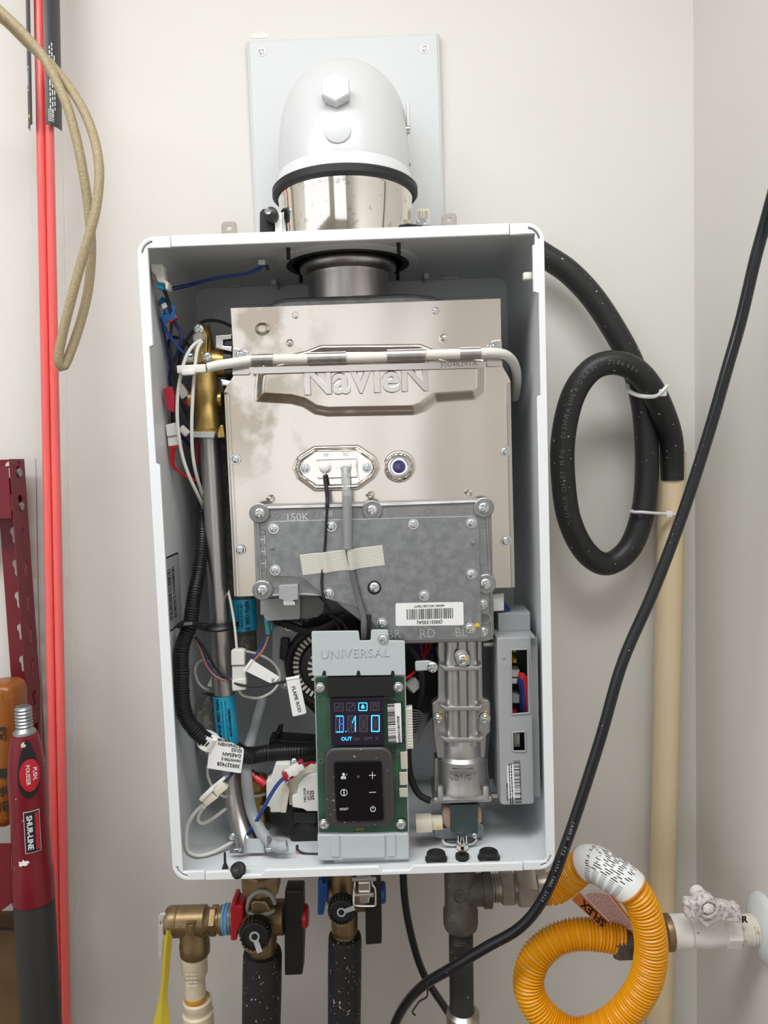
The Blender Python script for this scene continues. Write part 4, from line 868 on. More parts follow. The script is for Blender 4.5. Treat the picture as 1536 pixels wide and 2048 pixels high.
brass = b.build('brass_outlet_fitting', heater, 'sand-cast brass outlet fitting with sensor sockets')
MB().lathe([(.0200, .024), (.0200, .034), (.0175, .036)], p, (1, 0, 0), 'black_plastic', n=28).build('seal_ring', brass)
for c in ((503, 797), (435, 1008), (562, 1003)): screw(brass, q('B', c[0], c[1], BF-.0175), ppx('B', 37, BF), 'p')
MB().lathe([(.0072, 0), (.0072, .004), (.005, .007)], q('B', 510, 872, BF-.016), (0, -1, 0), 'silicone', n=20).build('sensor_cap', brass)
b = MB(); b.plate(rounded(pl('B', [(625, 845), (745, 835), (748, 872), (680, 880), (680, 920), (748, 925), (748, 965), (625, 935)], .066), .001), .066, .012, 'chrome', .001); b.plate(rounded(pl('B', [(658, 1160), (760, 1180), (758, 1222), (668, 1215)], .066), .002), .066, .01, 'chrome', .002); b.build('pipe_clip', heater, 'chrome spring clip on the brass fitting')
b = MB(); b.lathe([(ppx('B', 118, BF), -.003), (ppx('B', 118, BF), .003), (ppx('B', 100, BF), .006)], q('B', 565, 1565, BF), up, 'brass', n=28); b.plate(rounded(pl('B', [(436, 1562), (448, 1548), (620, 1550), (612, 1594), (440, 1590)], BF-.020), .001), BF-.020, .006, 'paper_grey', .0006); b.plate(rounded(pl('B', [(640, 1555), (660, 1500), (680, 1500), (695, 1590), (640, 1595)], BF-.018), .001), BF-.018, .005, 'brass', .0008)
b.build('retaining_ring', heater)
PDp = 0.092
MB().tube(qq('P', [(419, 866, PDp), (430, 1050, PDp), (440, 1230, PDp), (450, 1400, PDp), (460, 1530, PDp), (468, 1600, PDp-.006), (482, 1655, PDp-.020), (498, 1694, PDp-.036)]), 0.0125, 'stainless_tube', 28, .008).build('water_pipe', heater, 'long vertical stainless steel water pipe with a blue label')
b = MB()                                                        # blue labels wrapped on the pipes
def wraplabel(c, x0, x1, y0, y1, cd_, r, name, lab, rows):
    bb = MB(); A, B_ = q(c, x0, y0, cd_), q(c, x1, y1, cd_); ax = (A-B_).normalized(); Lh = (A-B_).length
    u_ = ax.cross(Vector((0, -1, 0))).normalized()*-1; fr = u_.cross(ax)
    fr = Vector((0, -1, 0)); u_ = ax.cross(fr).normalized(); fr = u_.cross(ax).normalized()
    vv = []; n = 14
    for t in (0, 1):
        for k in range(n+1):
            a = math.radians(-78+156*k/n); vv.append(B_+ax*(Lh*t)+(u_*math.sin(-a)+fr*math.cos(a))*r)
    bb.add(vv, [(k, k+1, n+2+k, n+1+k) for k in range(n)], 'label_blue')
    def bend(s_, t_): a = s_/r; return B_+ax*t_+(u_*math.sin(-a)+fr*math.cos(a))*(r+.0002)
    rnd = random.Random(4)
    for s0, s1 in rows:
        t = .004
        while t < Lh-.004:
            h = rnd.choice((.0005, .0005, .001, .0015)); bb.add([bend(s0, t), bend(s1, t), bend(s1, t+h), bend(s0, t+h)], [(0, 1, 2, 3)], 'ink_black'); t += h+rnd.choice((.0006, .001))
    return bb, frame(bend(0, Lh/2), -ax, u_*-1 if False else ax.cross(fr)*-1), Lh, bend, ax
bb, _, Lh, bend, ax = wraplabel('P', 448, 456, 1388, 1485, PDp, .0138, '', '', ((-.0045, .0012),))
nrm = Vector((0, -1, 0))
def sidetext(bb, s_, t0, txt, size, sx=1.0):
    c0 = bend(s_, t0); u = -ax; n_ = (bend(s_+.0005, t0)-bend(s_-.0005, t0)).cross(ax).normalized()
    if n_.y > 0: n_ = -n_
    v = n_.cross(u); bb.text(txt, size, frame(c0+n_*.0004, u, v), 'ink_black', depth=.0002, sx=sx, bold=.0001)
sidetext(bb, .0062, Lh*.52, 'NPN-150K 온수출구', .0068, .95); sidetext(bb, -.0072, Lh*.48, '22878003CU22179', .0044)
bb.build('blue_pipe_label', heater, 'bright blue label on the steel pipe')
# second, lagged pipe behind the first
ID2 = 0.135
MB().tube(qq('P', [(452, 790, ID2), (468, 950, ID2), (478, 1100, ID2), (487, 1240, ID2), (490, 1300, ID2)]), 0.0155, 'insulation_sleeve', 20, .01).build('lagged_pipe', heater, 'lagged pipe behind the steel pipe')
bb, _, Lh, bend, ax = wraplabel('E', 800, 812, 832, 1100, ID2-.006, .0165, '', '', ((-.001, .005),)); sidetext(bb, -.006, Lh*.4, 'NPN-150K 온수', .0075, .9); bb.build('blue_pipe_label', heater, 'dark blue label on the lagged pipe')
MB().tube(qq('E', [(500, 1660, .115), (490, 1750, .115), (505, 2000, .115), (520, 2150, .115)]), [.008, .0165, .0165, .0165], 'insulation_sleeve', 18, .01).build('lagged_pipe', heater)
MB().tube(qq('P', [(462, 760, .165), (470, 900, .165), (476, 1000, .165), (478, 1290, .165)]), .010, 'rubber', 12, .02).build('rubber_seal_strip', heater)
# corrugated black loom
def corr(r, pitch, a): return lambda s_, L_: r*(1+a*(1 if (s_ % pitch) < pitch*.55 else -1))
MB().tube(inside(qq('E', [(478, -260, .14), (462, -80, .125), (445, 120, .108), (446, 330, .09), (420, 600, .075), (375, 830, .06), (340, 1060, .05), (270, 1270, .042), (238, 1480, .036), (245, 1680, .032), (310, 1860, .030), (420, 2000, .030), (500, 2060, .032)]), .0092), .0078, 'loom_black', 16, .00075, rfun=lambda s_, L_: (.0055+.0032*min(1, s_/L_*1.7))*(1+.07*(1 if (s_ % .0031) < .0018 else -1))).build('corrugated_loom', heater, 'black corrugated cable loom along the left side')
MB().tube(qq('F', [(640, 420, .07), (730, 470, .07), (800, 470, .075), (900, 455, .08), (1050, 445, .085), (1200, 440, .085), (1340, 430, .09)]), .0100, 'loom_black', 16, .00075, rfun=corr(.0098, .0031, .07)).build('corrugated_loom', heater, 'black corrugated loom running behind the control panel')
b = MB(); b.tube(inside(qq('E', [(270, 1062, .048), (330, 1050, .036), (420, 1068, .05)]), .008), .0040, 'black_plastic', 8, .004, flat=2.0).bar(q('E', 410, 1075, .07), q('E', 500, 1080, .075), ppx('E', 60, .07), .006, 'black_plastic', .001)
b.tube(qq('E', [(480, 1085, .085), (520, 1092, .074), (580, 1096, .072), (640, 1088, .074), (690, 1075, .085)]), .0040, 'black_plastic', 8, .004, flat=2.0).bar(q('E', 690, 1075, .09), q('E', 745, 1070, .1), ppx('E', 70, .08), .004, 'black_plastic', .001)
b.build('cable_strap', heater, 'black plastic strap round the steel pipe')
# label sheet on the left wall of the case
xw = -W2+0.0022
cs = [qx('E', *c, xw) for c in ((138, 500), (212, 422), (282, 1010), (208, 1150))]
ys = [cs[0].y, cs[1].y]; y0, y1 = min(p.y for p in cs), max(p.y for p in cs); z1 = max(p.z for p in cs); z0 = min(p.z for p in cs)
y0, y1, z0, z1 = RIM+.026, RIM+.085, qx('E', 205, 1100, xw).z, qx('E', 180, 470, xw).z
Mw = Matrix(((0, 0, 1, xw), (1, 0, 0, 0), (0, 1, 0, 0), (0, 0, 0, 1)))
b = MB(); b.plate(rounded(rect(y0, z0, y1, z1), .006), 0, .0004, 'ink_black', M=Mw); b.plate(rounded(rect(y0+.002, z0+.002, y1-.002, z1-.002), .005), 0, .0003, 'paper_grey', M=Mw @ Matrix.Translation((0, 0, .0003)))
Mb = Mw @ Matrix.Translation((0, 0, .0004)) 
for a_, b2 in ((.008, .022), (.026, .036)): b.bars(Mb, y0+a_, y0+b2, z0+.012, z1-.014, 'ink_black', 40, seed=int(a_*1e4), horiz=True)
b.build('side_label', case, 'grey barcode label on the inner left side')
# wiring, upper left
wire('B', [(985, 335, .09), (940, 365, .09), (850, 398, .085), (700, 420, .08), (550, 450, .08), (430, 485, .085), (320, 510, .1)], .0012, 'wire_blue', 'blue_wire', 'blue wires crossing the back of the case top')
wire('B', [(970, 318, .09), (930, 355, .09), (840, 388, .085), (700, 408, .08), (550, 438, .08), (430, 468, .085), (315, 492, .1)], .0012, 'wire_blue', 'blue_wire')
p = q('B', 965, 312, .09); MB().box(p, (.008, .006, .006), 'white_plastic', .0008).box(p+Vector((.006, 0, -.006)), (.004, .004, .005), 'black_plastic', .0004).build('wire_clip', heater)
b = MB()
b.plate(rounded(pl('B', [(148, 318), (232, 322), (242, 345), (240, 372), (255, 440), (282, 455), (275, 508), (258, 505), (252, 462), (200, 452), (182, 400), (156, 372)], .026), .0012), .026, .014, 'white_plastic', .0012)
b.plate(rounded(pl('B', [(150, 345), (185, 395), (200, 450), (160, 430)], .036), .001), .036, .010, 'cream_plastic', .001)
b.build('wall_clip', heater, 'white plastic wire clip in the upper left corner')
MB().plate(rounded(pl('B', [(190, 445), (252, 462), (246, 508), (195, 498)], .030), .001), .030, .010, 'plug_cyan', .001).build('cyan_plug', heater, 'cyan plug held in the white clip')
b = MB(); b.bar(q('B', 285, 605, .055), q('B', 255, 640, .052), .018, .012, 'plug_blue', .002).bar(q('B', 250, 650, .05), q('B', 325, 665, .055), .010, .012, 'plug_blue', .001).bar(q('B', 270, 680, .052), q('B', 300, 735, .055), .014, .012, 'plug_blue', .001).bar(q('B', 245, 612, .046), q('B', 262, 645, .046), .006, .004, 'paper_white', .0005).bar(q('B', 285, 740, .052), q('B', 340, 708, .055), .006, .008, 'plug_red', .0008)
b.build('blue_plug', heater, 'blue plug with a red lock')
wire('B', [(228, 490, .034), (265, 560, .045), (290, 660, .045), (300, 740, .055), (298, 860, .06), (305, 980, .06), (318, 1090, .065), (325, 1200, .07), (325, 1470, .07)], .0013, 'rubber', 'black_wire')
wire('B', [(240, 480, .034), (275, 555, .046), (302, 660, .047), (310, 750, .056), (300, 860, .06), (295, 980, .06), (310, 1090, .066), (318, 1250, .07), (312, 1480, .07)], .0011, 'rubber', 'black_wire')
for k in range(2):
    wire('B', [(310+12*k, 740, .055), (355+14*k, 800, .06), (372+10*k, 880, .06), (345+10*k, 970, .065), (305+8*k, 1060, .07), (275+8*k, 1150, .075), (255+12*k, 1260, .08), (250+14*k, 1380, .08), (285+12*k, 1490, .075)], .0014, 'wire_navy', 'navy_wire')
    wire('B', [(255+12*k, 1210, .085), (225+10*k, 1050, .08), (195+8*k, 900, .07), (168+6*k, 790, .06), (172+10*k, 725, .055), (220+8*k, 740, .055), (280+8*k, 840, .058), (340+6*k, 920, .06), (400+5*k, 980, .064), (480, 1000, .068)], .0015, 'wire_blue', 'blue_wire')
wire('B', [(745, 780, .09), (660, 742, .09), (560, 735, .085), (490, 775, .08), (430, 850, .075), (390, 930, .075), (360, 1030, .08), (340, 1150, .08), (330, 1300, .078), (320, 1480, .074)], .0018, 'rubber', 'black_wire', 'black wire arching over the brass fitting')
wire('B', [(432, 915, .078), (380, 870, .08), (320, 855, .08), (265, 880, .08), (235, 950, .085), (245, 1070, .09), (290, 1160, .09), (350, 1270, .09), (395, 1380, .09), (425, 1460, .09)], .0018, 'rubber', 'black_wire')
b = MB(); b.plate(rounded(pl('B', [(238, 1235), (300, 1215), (325, 1300), (322, 1410), (275, 1390)], .050), .001), .050, .010, 'plug_red', .001).build('red_plug', heater, 'red plug against the left side')
b = MB(); b.bar(q('B', 355, 1215, .095), q('B', 410, 1300, .095), .012, .010, 'white_plastic', .001).bar(q('B', 415, 1320, .093), q('B', 436, 1352, .093), .007, .006, 'plug_red', .0005).build('white_plug', heater)
# white twin wires
wire('B', [(520, 880, .060), (470, 910, .054), (415, 990, .050), (375, 1120, .048), (350, 1270, .05), (345, 1430, .05), (360, 1600, .052), (390, 1750, .056), (440, 1890, .062), (510, 2040, .078), (545, 2130, .115), (560, 2250, .125)], .0020, 'wire_white', 'white_wire', 'outer white wire looping down from the brass fitting')
wire('B', [(525, 890, .060), (495, 940, .054), (478, 1050, .050), (465, 1200, .050), (455, 1380, .05), (452, 1550, .052), (458, 1700, .056), (480, 1840, .062), (520, 1980, .08), (550, 2070, .115), (560, 2200, .125)], .0020, 'wire_white', 'white_wire', 'inner white wire looping down from the brass fitting')
b = MB(); b.plate(rounded(pl('B', [(258, 1498), (330, 1480), (345, 1575), (268, 1585)], .058), .001), .058, .012, 'white_plastic', .001).plate(rounded(pl('B', [(272, 1585), (340, 1580), (352, 1650), (278, 1655)], .060), .001), .060, .010, 'white_plastic', .001).plate(pl('B', [(330, 1600), (375, 1610), (355, 1650)], .062), .062, .006, 'white_plastic', .0005).plate(pl('B', [(278, 1655), (354, 1645), (355, 1665), (282, 1670)], .060), .060, .008, 'plug_red')
b.build('white_connector', heater, 'white two-part connector with red lock and red wires')
MB().bar(q('B', 372, 1515, .075), q('B', 425, 1570, .075), .008, .006, 'white_plastic', .001).build('white_plug', heater)
for k in range(2): wire('B', [(308+22*k, 1665, .062), (298+18*k, 1740, .064), (320+6*k, 1810, .068), (400, 1865+6*k, .075), (480, 1905+5*k, .09)], .0016, 'wire_red', 'red_wire')
wire('B', [(495, 1620, .09), (490, 1700, .095), (495, 1780, .1)], .0016, 'wire_red', 'red_wire')
for k in range(2): wire('B', [(365, 1580+14*k, .075), (410, 1610+14*k, .085), (460, 1680+10*k, .1)], .0014, 'wire_navy', 'navy_wire')
b = MB(); Mx = Matrix(((0, 0, 1, xw), (1, 0, 0, 0), (0, 1, 0, 0), (0, 0, 0, 1))); p = qx('B', 300, 1660, xw)
# wiring, lower left
wire('E', [(385, 1170, .055), (450, 1240, .055), (510, 1350, .06), (570, 1450, .066), (650, 1520, .066), (760, 1575, .062), (900, 1590, .06), (1040, 1570, .058), (1170, 1545, .052)], .0016, 'rubber', 'flame_rod_wire', 'black flame rod wire')
wire('E', [(385, 1185, .055), (430, 1280, .058), (470, 1390, .062), (530, 1480, .066), (620, 1535, .066), (720, 1530, .066), (810, 1470, .068), (890, 1370, .07), (970, 1270, .075), (1012, 1160, .078)], .0016, 'wire_brown', 'brown_wire')
wire('E', [(390, 1175, .055), (440, 1270, .06), (480, 1380, .064), (540, 1470, .068), (620, 1520, .068), (720, 1515, .068), (820, 1440, .07), (890, 1340, .072), (955, 1250, .078), (1000, 1150, .08)], .0014, 'wire_blue', 'blue_wire')
b = MB(); b.tube([q('E', 992, 985, .076), q('E', 1010, 1140, .078)], .0034, 'plug_teal', 12, .01, straight=True).tube([q('E', 1030, 1040, .08), q('E', 1035, 1110, .08)], .003, 'plug_teal', 10, .01, straight=True).bar(q('E', 980, 990, .074), q('E', 1005, 985, .074), .004, .003, 'chrome'); b.build('spade_connector', heater, 'teal insulated spade connectors')
b = MB(); b.plate(rounded(pl('E', [(690, 1290), (720, 1278), (775, 1280), (805, 1290), (806, 1410), (692, 1412)], .062), .001), .062, .012, 'white_plastic', .001).plate(rounded(pl('E', [(698, 1420), (812, 1415), (818, 1540), (700, 1545)], .064), .001), .064, .01, 'white_plastic', .001).plate(rounded(pl('E', [(696, 1545), (818, 1520), (820, 1620), (702, 1632)], .062), .001), .062, .012, 'white_plastic', .001)
b.build('white_connector', heater, 'stacked white connector beside the steel pipe')
wire('E', [(600, 430, .13), (630, 600, .115), (656, 720, .10), (690, 880, .08), (720, 1060, .072), (742, 1280, .066)], .0016, 'wire_white', 'white_wire')
wire('E', [(790, 1285, .09), (930, 1320, .095), (1050, 1390, .1), (1110, 1500, .1), (1060, 1620, .1), (930, 1690, .095), (800, 1670, .08), (760, 1630, .07)], .0017, 'wire_white', 'white_wire')
wire('E', [(560, 1420, .11), (500, 1370, .11), (430, 1370, .11), (385, 1440, .11), (400, 1530, .11), (450, 1600, .11), (520, 1625, .11)], .0017, 'wire_white', 'white_wire')
MB().plate(pl('E', [(485, 1590), (530, 1500), (530, 1600)], .10), .10, .006, 'white_plastic', .001).build('white_plug', heater)
b = MB(); b.plate(rounded(pl('E', [(806, 1455), (868, 1362), (1105, 1510), (1060, 1575), (1010, 1555)], .058), .001), .058, .0006, 'paper_white'); Mt = frame(q('E', 1050, 1535, .0575), q('E', 1060, 1520, .0575)-q('E', 1050, 1555, .0575), q('E', 1000, 1500, .0575)-q('E', 1050, 1535, .0575)); b.text('IG', .0045, Mt, 'ink_black'); b.tube([q('E', 808, 1460, .0590), q('E', 875, 1365, .0590)], .0022, 'paper_white', 10, straight=True); b.build('wire_tag', heater, 'curled white wire tag marked IG')
b = MB(); b.plate(rounded(pl('E', [(1163, 1532), (1272, 1512), (1336, 1820), (1218, 1850)], .045), [0, 0, .0025, .0025]), .045, .0006, 'paper_white'); b.tube([q('E', 1163, 1530, .0462), q('E', 1274, 1512, .0462)], .0020, 'paper_white', 10, straight=True)
c0, c1 = q('E', 1222, 1600, .0447), q('E', 1275, 1800, .0447); b.text('FLAME ROD', .0060, frame((c0+c1)/2, c1-c0, q('E', 1300, 1680, .0447)-(c0+c1)/2), 'ink_black', sx=1.0); b.build('wire_tag', heater, 'white wire tag reading FLAME ROD')
# igniter and flame rod leads
ED = PD-.010
wire('C', [(488, 840, ED-.002), (488, 870, ED-.004)], .0010, 'chrome', 'flame_rod_pin')
wire('C', [(488, 862, ED-.003), (490, 890, ED-.004), (496, 930, ED-.006), (500, 975, ED-.008), (498, 1010, ED-.014)], .0024, 'rubber', 'rubber_boot')
wire('D', [(446, 70, .030), (440, 200, .031), (434, 300, .0322), (424, 400, .0322), (418, 480, .031), (430, 560, .030), (460, 620, .04), (500, 690, .055), (520, 740, .06)], .0015, 'rubber', 'flame_rod_lead', 'thin black flame rod lead under the tape')
wire('D', [(455, 640, .06), (500, 660, .06), (540, 700, .06), (580, 770, .06)], .0020, 'rubber', 'black_wire')
wire('C', [(586, 828, ED-.004), (584, 860, ED-.008), (587, 930, ED-.012), (589, 1000, ED-.018)], .0050, 'clear_sleeve', 'clear_sleeve', None, 14)
wire('D', [(548, 0, .028), (549, 100, .027), (550, 200, .0275), (552, 300, .0285)], .0052, 'clear_sleeve', 'clear_sleeve', None, 14)
wire('C', [(586, 830, ED-.004), (584, 862, ED-.008), (587, 930, ED-.012)], .0012, 'ceramic', 'igniter_core')
wire('D', [(543, 30, .028), (549, 110, .027), (551, 200, .0275), (553, 300, .0295), (575, 420, .0295), (605, 550, .0285), (632, 650, .024), (634, 720, .024), (636, 790, .03)], .0036, 'wire_grey', 'igniter_lead', 'thick dark igniter lead taped to the cover plate')
wire('D', [(655, 640, .03), (652, 700, .028), (650, 790, .03)], .0040, 'rubber', 'black_wire')
wire('D', [(180, 670, .10), (260, 695, .09), (340, 720, .085), (440, 700, .08), (540, 640, .08)], .0050, 'rubber', 'black_cable')
# three-way valve motor and valve at the bottom
MD = .070
b = MB(); b.plate(rounded(pl('F', [(905, 695), (940, 680), (985, 540), (1110, 540), (1135, 600), (1090, 720), (1100, 770), (1072, 962), (940, 962), (938, 920), (905, 905)], MD), .002), MD, .03, 'white_plastic', .0015)
b.plate(rounded(pl('F', [(1060, 700), (1105, 765), (1075, 965), (1030, 965), (1040, 760)], MD-.004), .001), MD-.004, .006, 'cream_plastic', .001)
b.plate(rounded(pl('F', [(1100, 560), (1340, 560), (1340, 900), (1100, 900)], MD+.006), .002), MD+.006, .03, 'cream_plastic', .001)
b.plate(rounded(pl('F', [(1125, 822), (1162, 812), (1182, 722), (1225, 665), (1285, 635), (1420, 625), (1420, 950), (1255, 952), (1220, 930), (1130, 915)], MD-.006), .002), MD-.006, .014, 'white_plastic', .0012)
c = pl('F', [(1262, 812)], MD-.006)[0]; Mm = front(MD-.0062) @ Matrix.Translation((c[0], c[1], 0)) @ Matrix.Rotation(math.pi/2, 4, 'Z')
b.text('T405-232R', .0042, Mm @ Matrix.Translation((0, .0036, 0)), 'ink_black', sx=.95).text('DC12V', .0042, Mm @ Matrix.Translation((0, -.0006, 0)), 'ink_black', sx=.95).text('2525', .0062, Mm @ Matrix.Translation((0, -.0052, 0)), 'ink_black', bold=.0001).text('CHINA', .005, Mm @ Matrix.Translation((-.004, -.0145, 0)), 'ink_black')
mo = b.build('valve_motor', heater, 'white valve motor housing printed 2525')
screw(mo, q('F', 1145, 528, MD-.002), .0046, 'p')
b = MB(); b.bar(q('F', 1075, 640, MD-.010), q('F', 1170, 580, MD-.010), .012, .010, 'white_plastic', .001).bar(q('F', 1160, 580, MD-.010), q('F', 1225, 550, MD-.010), .010, .009, 'white_plastic', .001).bar(q('F', 1052, 640, MD-.012), q('F', 1090, 622, MD-.012), .008, .010, 'plug_red', .0008).bar(q('F', 1068, 686, MD-.012), q('F', 1148, 640, MD-.012), .004, .006, 'plug_red', .0008).bar(q('F', 1180, 535, MD-.012), q('F', 1222, 515, MD-.012), .004, .006, 'plug_red', .0008)
b.build('motor_connector', heater, 'white connector with red locks on the valve motor')
for k in range(2): wire('F', [(1232, 555+18*k, MD-.01), (1262, 545+12*k, MD-.008), (1285, 522+8*k, MD-.004), (1320, 540, MD)], .0011, 'wire_red', 'red_wire')
for k in range(2): wire('F', [(1062+10*k, 655, MD-.012), (1000+8*k, 720, MD-.016), (930+8*k, 830, MD-.02), (850+9*k, 980, MD-.02), (770+9*k, 1110, MD-.016), (715+8*k, 1180, MD-.01), (670+4*k, 1185, MD)], .0018, 'wire_blue', 'blue_wire', 'bright blue wire from the valve motor to the case floor' if k == 0 else None)
wire('F', [(900, 720, MD+.005), (860, 690, MD+.006), (820, 665, MD+.008), (780, 630, MD+.01)], .0050, 'wire_red', 'red_wire_bundle', 'bundle of red wires', 10)
wire('F', [(830, 670, MD+.008), (790, 640, MD+.01), (750, 610, MD+.015)], .0054, 'rubber', 'heat_shrink', None, 10)
b = MB(); b.plate(rounded(pl('F', [(900, 905), (1000, 970), (1120, 880), (1340, 930), (1345, 1240), (1230, 1260), (1150, 1230), (1060, 1130), (930, 1060)], MD+.01), .004), MD+.01, .06, 'black_plastic', .003)
b.plate(rounded(pl('F', [(1130, 960), (1340, 960), (1340, 1060), (1130, 1050)], MD+.002), .003), MD+.002, .02, 'black_plastic', .002)
b.lathe([(.020, -.004), (.020, .012), (.016, .014)], q('F', 1260, 1130, MD+.02), (0, -1, 0), 'black_plastic', n=32)
b.build('valve_block', heater, 'black plastic valve block under the white motor')
MB().plate(rounded(pl('F', [(930, 340), (975, 335), (985, 275), (1030, 270), (1020, 340), (1310, 360), (1310, 500), (930, 480)], .12), .001), .12, .03, 'black_plastic', .002).build('pump_bracket', heater)
b = MB(); b.lathe([(.0125, 0), (.0125, .02), (.0165, .021), (.0165, .029), (.013, .03), (.013, .06)], q('F', 845, 1040, .105), (0, 0, 1), 'brass', n=28).hexn(q('F', 845, 940, .105), (0, 0, 1), .0178, .012, 'brass'); b.build('brass_union', heater)
wire('F', [(900, 800, .09), (850, 815, .09), (790, 820, .088)], .0018, 'wire_white', 'white_wire')
b = MB(); b.tube(qq('F', [(880, -20, .14), (830, 150, .13), (780, 330, .105), (745, 480, .085), (738, 640, .072), (752, 800, .066), (785, 960, .062), (850, 1100, .050), (930, 1210, .040), (1010, 1255, .034), (1085, 1240, .034)]), .0068, 'silicone', 16, .005); b.build('clear_drain_tube', heater, 'milky silicone tube curving along the case floor')
MB().tube(qq('E', [(960, 1690, .17), (900, 1850, .165), (860, 2048, .16)]), .006, 'silicone', 12, .01).build('clear_drain_tube', heater)
# tag, connector and white wires in the lower left corner
TD = .028
b = MB(); b.plate(rounded(pl('F', [(440, 290), (585, 352), (715, 415), (712, 480), (690, 626), (402, 582), (418, 430)], TD), .002), TD, .0006, 'paper_white'); b.tube([q('F', 385, 400, TD+.006), q('F', 440, 300, TD+.006)], .0108, 'paper_white', 18, straight=True)
base = q('F', 570, 480, TD-.0003); ux = q('F', 500, 560, TD)-q('F', 690, 585, TD); uy = Vector((0, 0, -1)); Mt = frame(q('F', 688, 0, TD-.0004), ux, uy)
for t, (x, y), s_ in (('300227428', (682, 572), .0062), ('NHW700-S', (688, 526), .0049), ('DAESAN', (692, 484), .0060), ('ID:02', (698, 440), .0058), ('KDNAVIEN', (690, 402), .0056)):
    b.text(t, s_, frame(q('F', x, y-6, TD-.0004), ux, uy), 'ink_black', align='LEFT', bold=.00004, sx=.95)
b.bars(frame(q('F', 530, 338, TD-.0004), ux, uy), -.010, .006, -.001, .002, 'ink_black', 12, seed=8); b.build('loom_tag', heater, 'white paper tag folded round the loom, printed 300227428')
b = MB(); b.bar(q('F', 375, 862, .030), q('F', 480, 780, .030), .0125, .010, 'cream_plastic', .0008).bar(q('F', 465, 790, .030), q('F', 560, 710, .030), .0105, .010, 'cream_plastic', .0008).bar(q('F', 348, 848, .027), q('F', 455, 745, .027), .0045, .008, 'white_plastic', .0008).bar(q('F', 440, 752, .027), q('F', 555, 660, .029), .0030, .006, 'white_plastic', .0006).bar(q('F', 365, 885, .032), q('F', 400, 900, .032), .006, .008, 'white_plastic', .0008)
b.build('cream_connector', heater, 'cream two-part connector hanging below the tag')
wire('F', [(560, 690, .03), (600, 645, .032), (640, 600, .036)], .0020, 'wire_navy', 'navy_wire'); wire('F', [(550, 680, .03), (590, 640, .033), (620, 600, .036)], .0014, 'ink_grey', 'grey_wire')
wire('F', [(372, 890, .032), (300, 960, .034), (235, 1070, .036), (208, 1190, .038), (235, 1285, .04), (320, 1328, .042), (430, 1308, .046), (540, 1255, .055), (650, 1190, .065)], .0021, 'wire_white', 'white_wire', 'white wire looping low in the left corner')
wire('F', [(382, 905, .032), (335, 970, .036), (325, 1030, .04), (370, 1052, .046), (460, 1005, .056), (560, 930, .07)], .0021, 'wire_white', 'white_wire', 'short white wire loop beside the steel pipe')
wire('F', [(405, 560, .06), (408, 650, .06), (440, 730, .055)], .0016, 'wire_white', 'white_wire'); wire('F', [(500, 800, .05), (550, 825, .06), (575, 820, .07)], .0016, 'wire_white', 'white_wire')
# floor bracket with bolts
b = MB(); b.plate(pl('F', [(600, 1262), (715, 1262), (715, 1308), (592, 1308)], .038), .038, .002, 'dark_grey_plastic'); b.plate(pl('F', [(722, 1190), (880, 1190), (880, 1306), (722, 1306)], .040), .040, .002, 'panel_grey'); b.plate(pl('F', [(714, 1180), (724, 1180), (724, 1306), (714, 1306)], .037), .037, .008, 'grey_plastic'); b.plate(pl('F', [(880, 1180), (890, 1180), (890, 1306), (880, 1306)], .037), .037, .008, 'grey_plastic'); b.plate(pl('F', [(890, 1262), (1010, 1262), (1010, 1304), (890, 1306)], .038), .038, .002, 'dark_grey_plastic')
fb_ = b.build('floor_bracket', heater, 'small steel bracket on the case floor')
for x, y in ((662, 1285), (935, 1280)):
    pB = q('F', x, y, .034); MB().hexn(pB, (0, 0, 1), .0050, .004, 'zinc_screw').lathe([(.0023 if k % 2 else .0028, .004+.012*k/10) for k in range(11)], pB, (0, 0, 1), 'dark_grey_plastic', n=10).build('bolt', fb_)
for x, y in ((618, 1165), (905, 1130)): screw(fb_, q('F', x, y, .060), .0042, 'p')
for k, m in enumerate(('rubber', 'wire_white', 'wire_red')): wire('F', [(1170, 1240+4*k, .05), (1172, 1280+8*k, .046), (1220, 1312+8*k, .044), (1350, 1318+9*k, .042)], .0018, m, 'flat_cable_wire')
# ================================================================== flue outside the case
WD = 0.26                                             # depth of the wall surface
vp = thing('vent_wall_plate', (0, 0, Z0+0.76), 'square white metal wall plate behind the vent elbow', 'wall plate')
c = pl('P', [(492, 78), (886, 72), (506, 440), (887, 460)], WD-.012)
x0, x1 = -0.131, 0.133; zt = c[0][1]; zb_ = Z0+0.735
b = MB(); b.plate(rounded(rect(x0, zb_, x1, zt), .004), WD-.011, .011, 'white_metal', .0045); b.build('plate', vp)
for p in ((523, 104), (849, 98)): screw(vp, q('P', *p, WD-.0115), .0042)
for x in (x0+.02, x1-.02): screw(vp, Vector((x, RIM+WD-.0115, zb_+.02)), .0042)
ye = RIM+FD; re = 0.0795
zcol = q('P', 688, 332, FD-re).z                       # top of the rubber ring, front
ztop = q('P', 690, 97, FD+.03).z
el = thing('vent_elbow', (FX, ye, zcol), 'glossy white vent elbow turning into the wall plate', 'vent elbow')
RB = 0.092; zb0 = ztop-re-RB
pts = [(FX, ye, zcol-.002)] + [(FX, ye, zcol+(zb0-zcol)*t) for t in (.35, .7, 1.0)]
for k in range(1, 13):
    a = math.radians(90*k/12); pts.append((FX, ye+RB*(1-math.cos(a)), zb0+RB*math.sin(a)))
pts.append((FX, RIM+WD-.012, zb0+RB))
b = MB(); b.tube(pts, re, 'white_gloss', 56, straight=True); b.build('elbow_body', el, sharp=40)
MB().lathe([(re-.004, -.002), (re+.0035, -.002), (re+.0065, .003), (re+.0060, .008), (re+.0030, .012), (re+.0005, .020), (re-.001, .022)], (FX, ye, zcol-.004), (0, 0, 1), 'white_metal', n=56).build('rolled_collar', el)
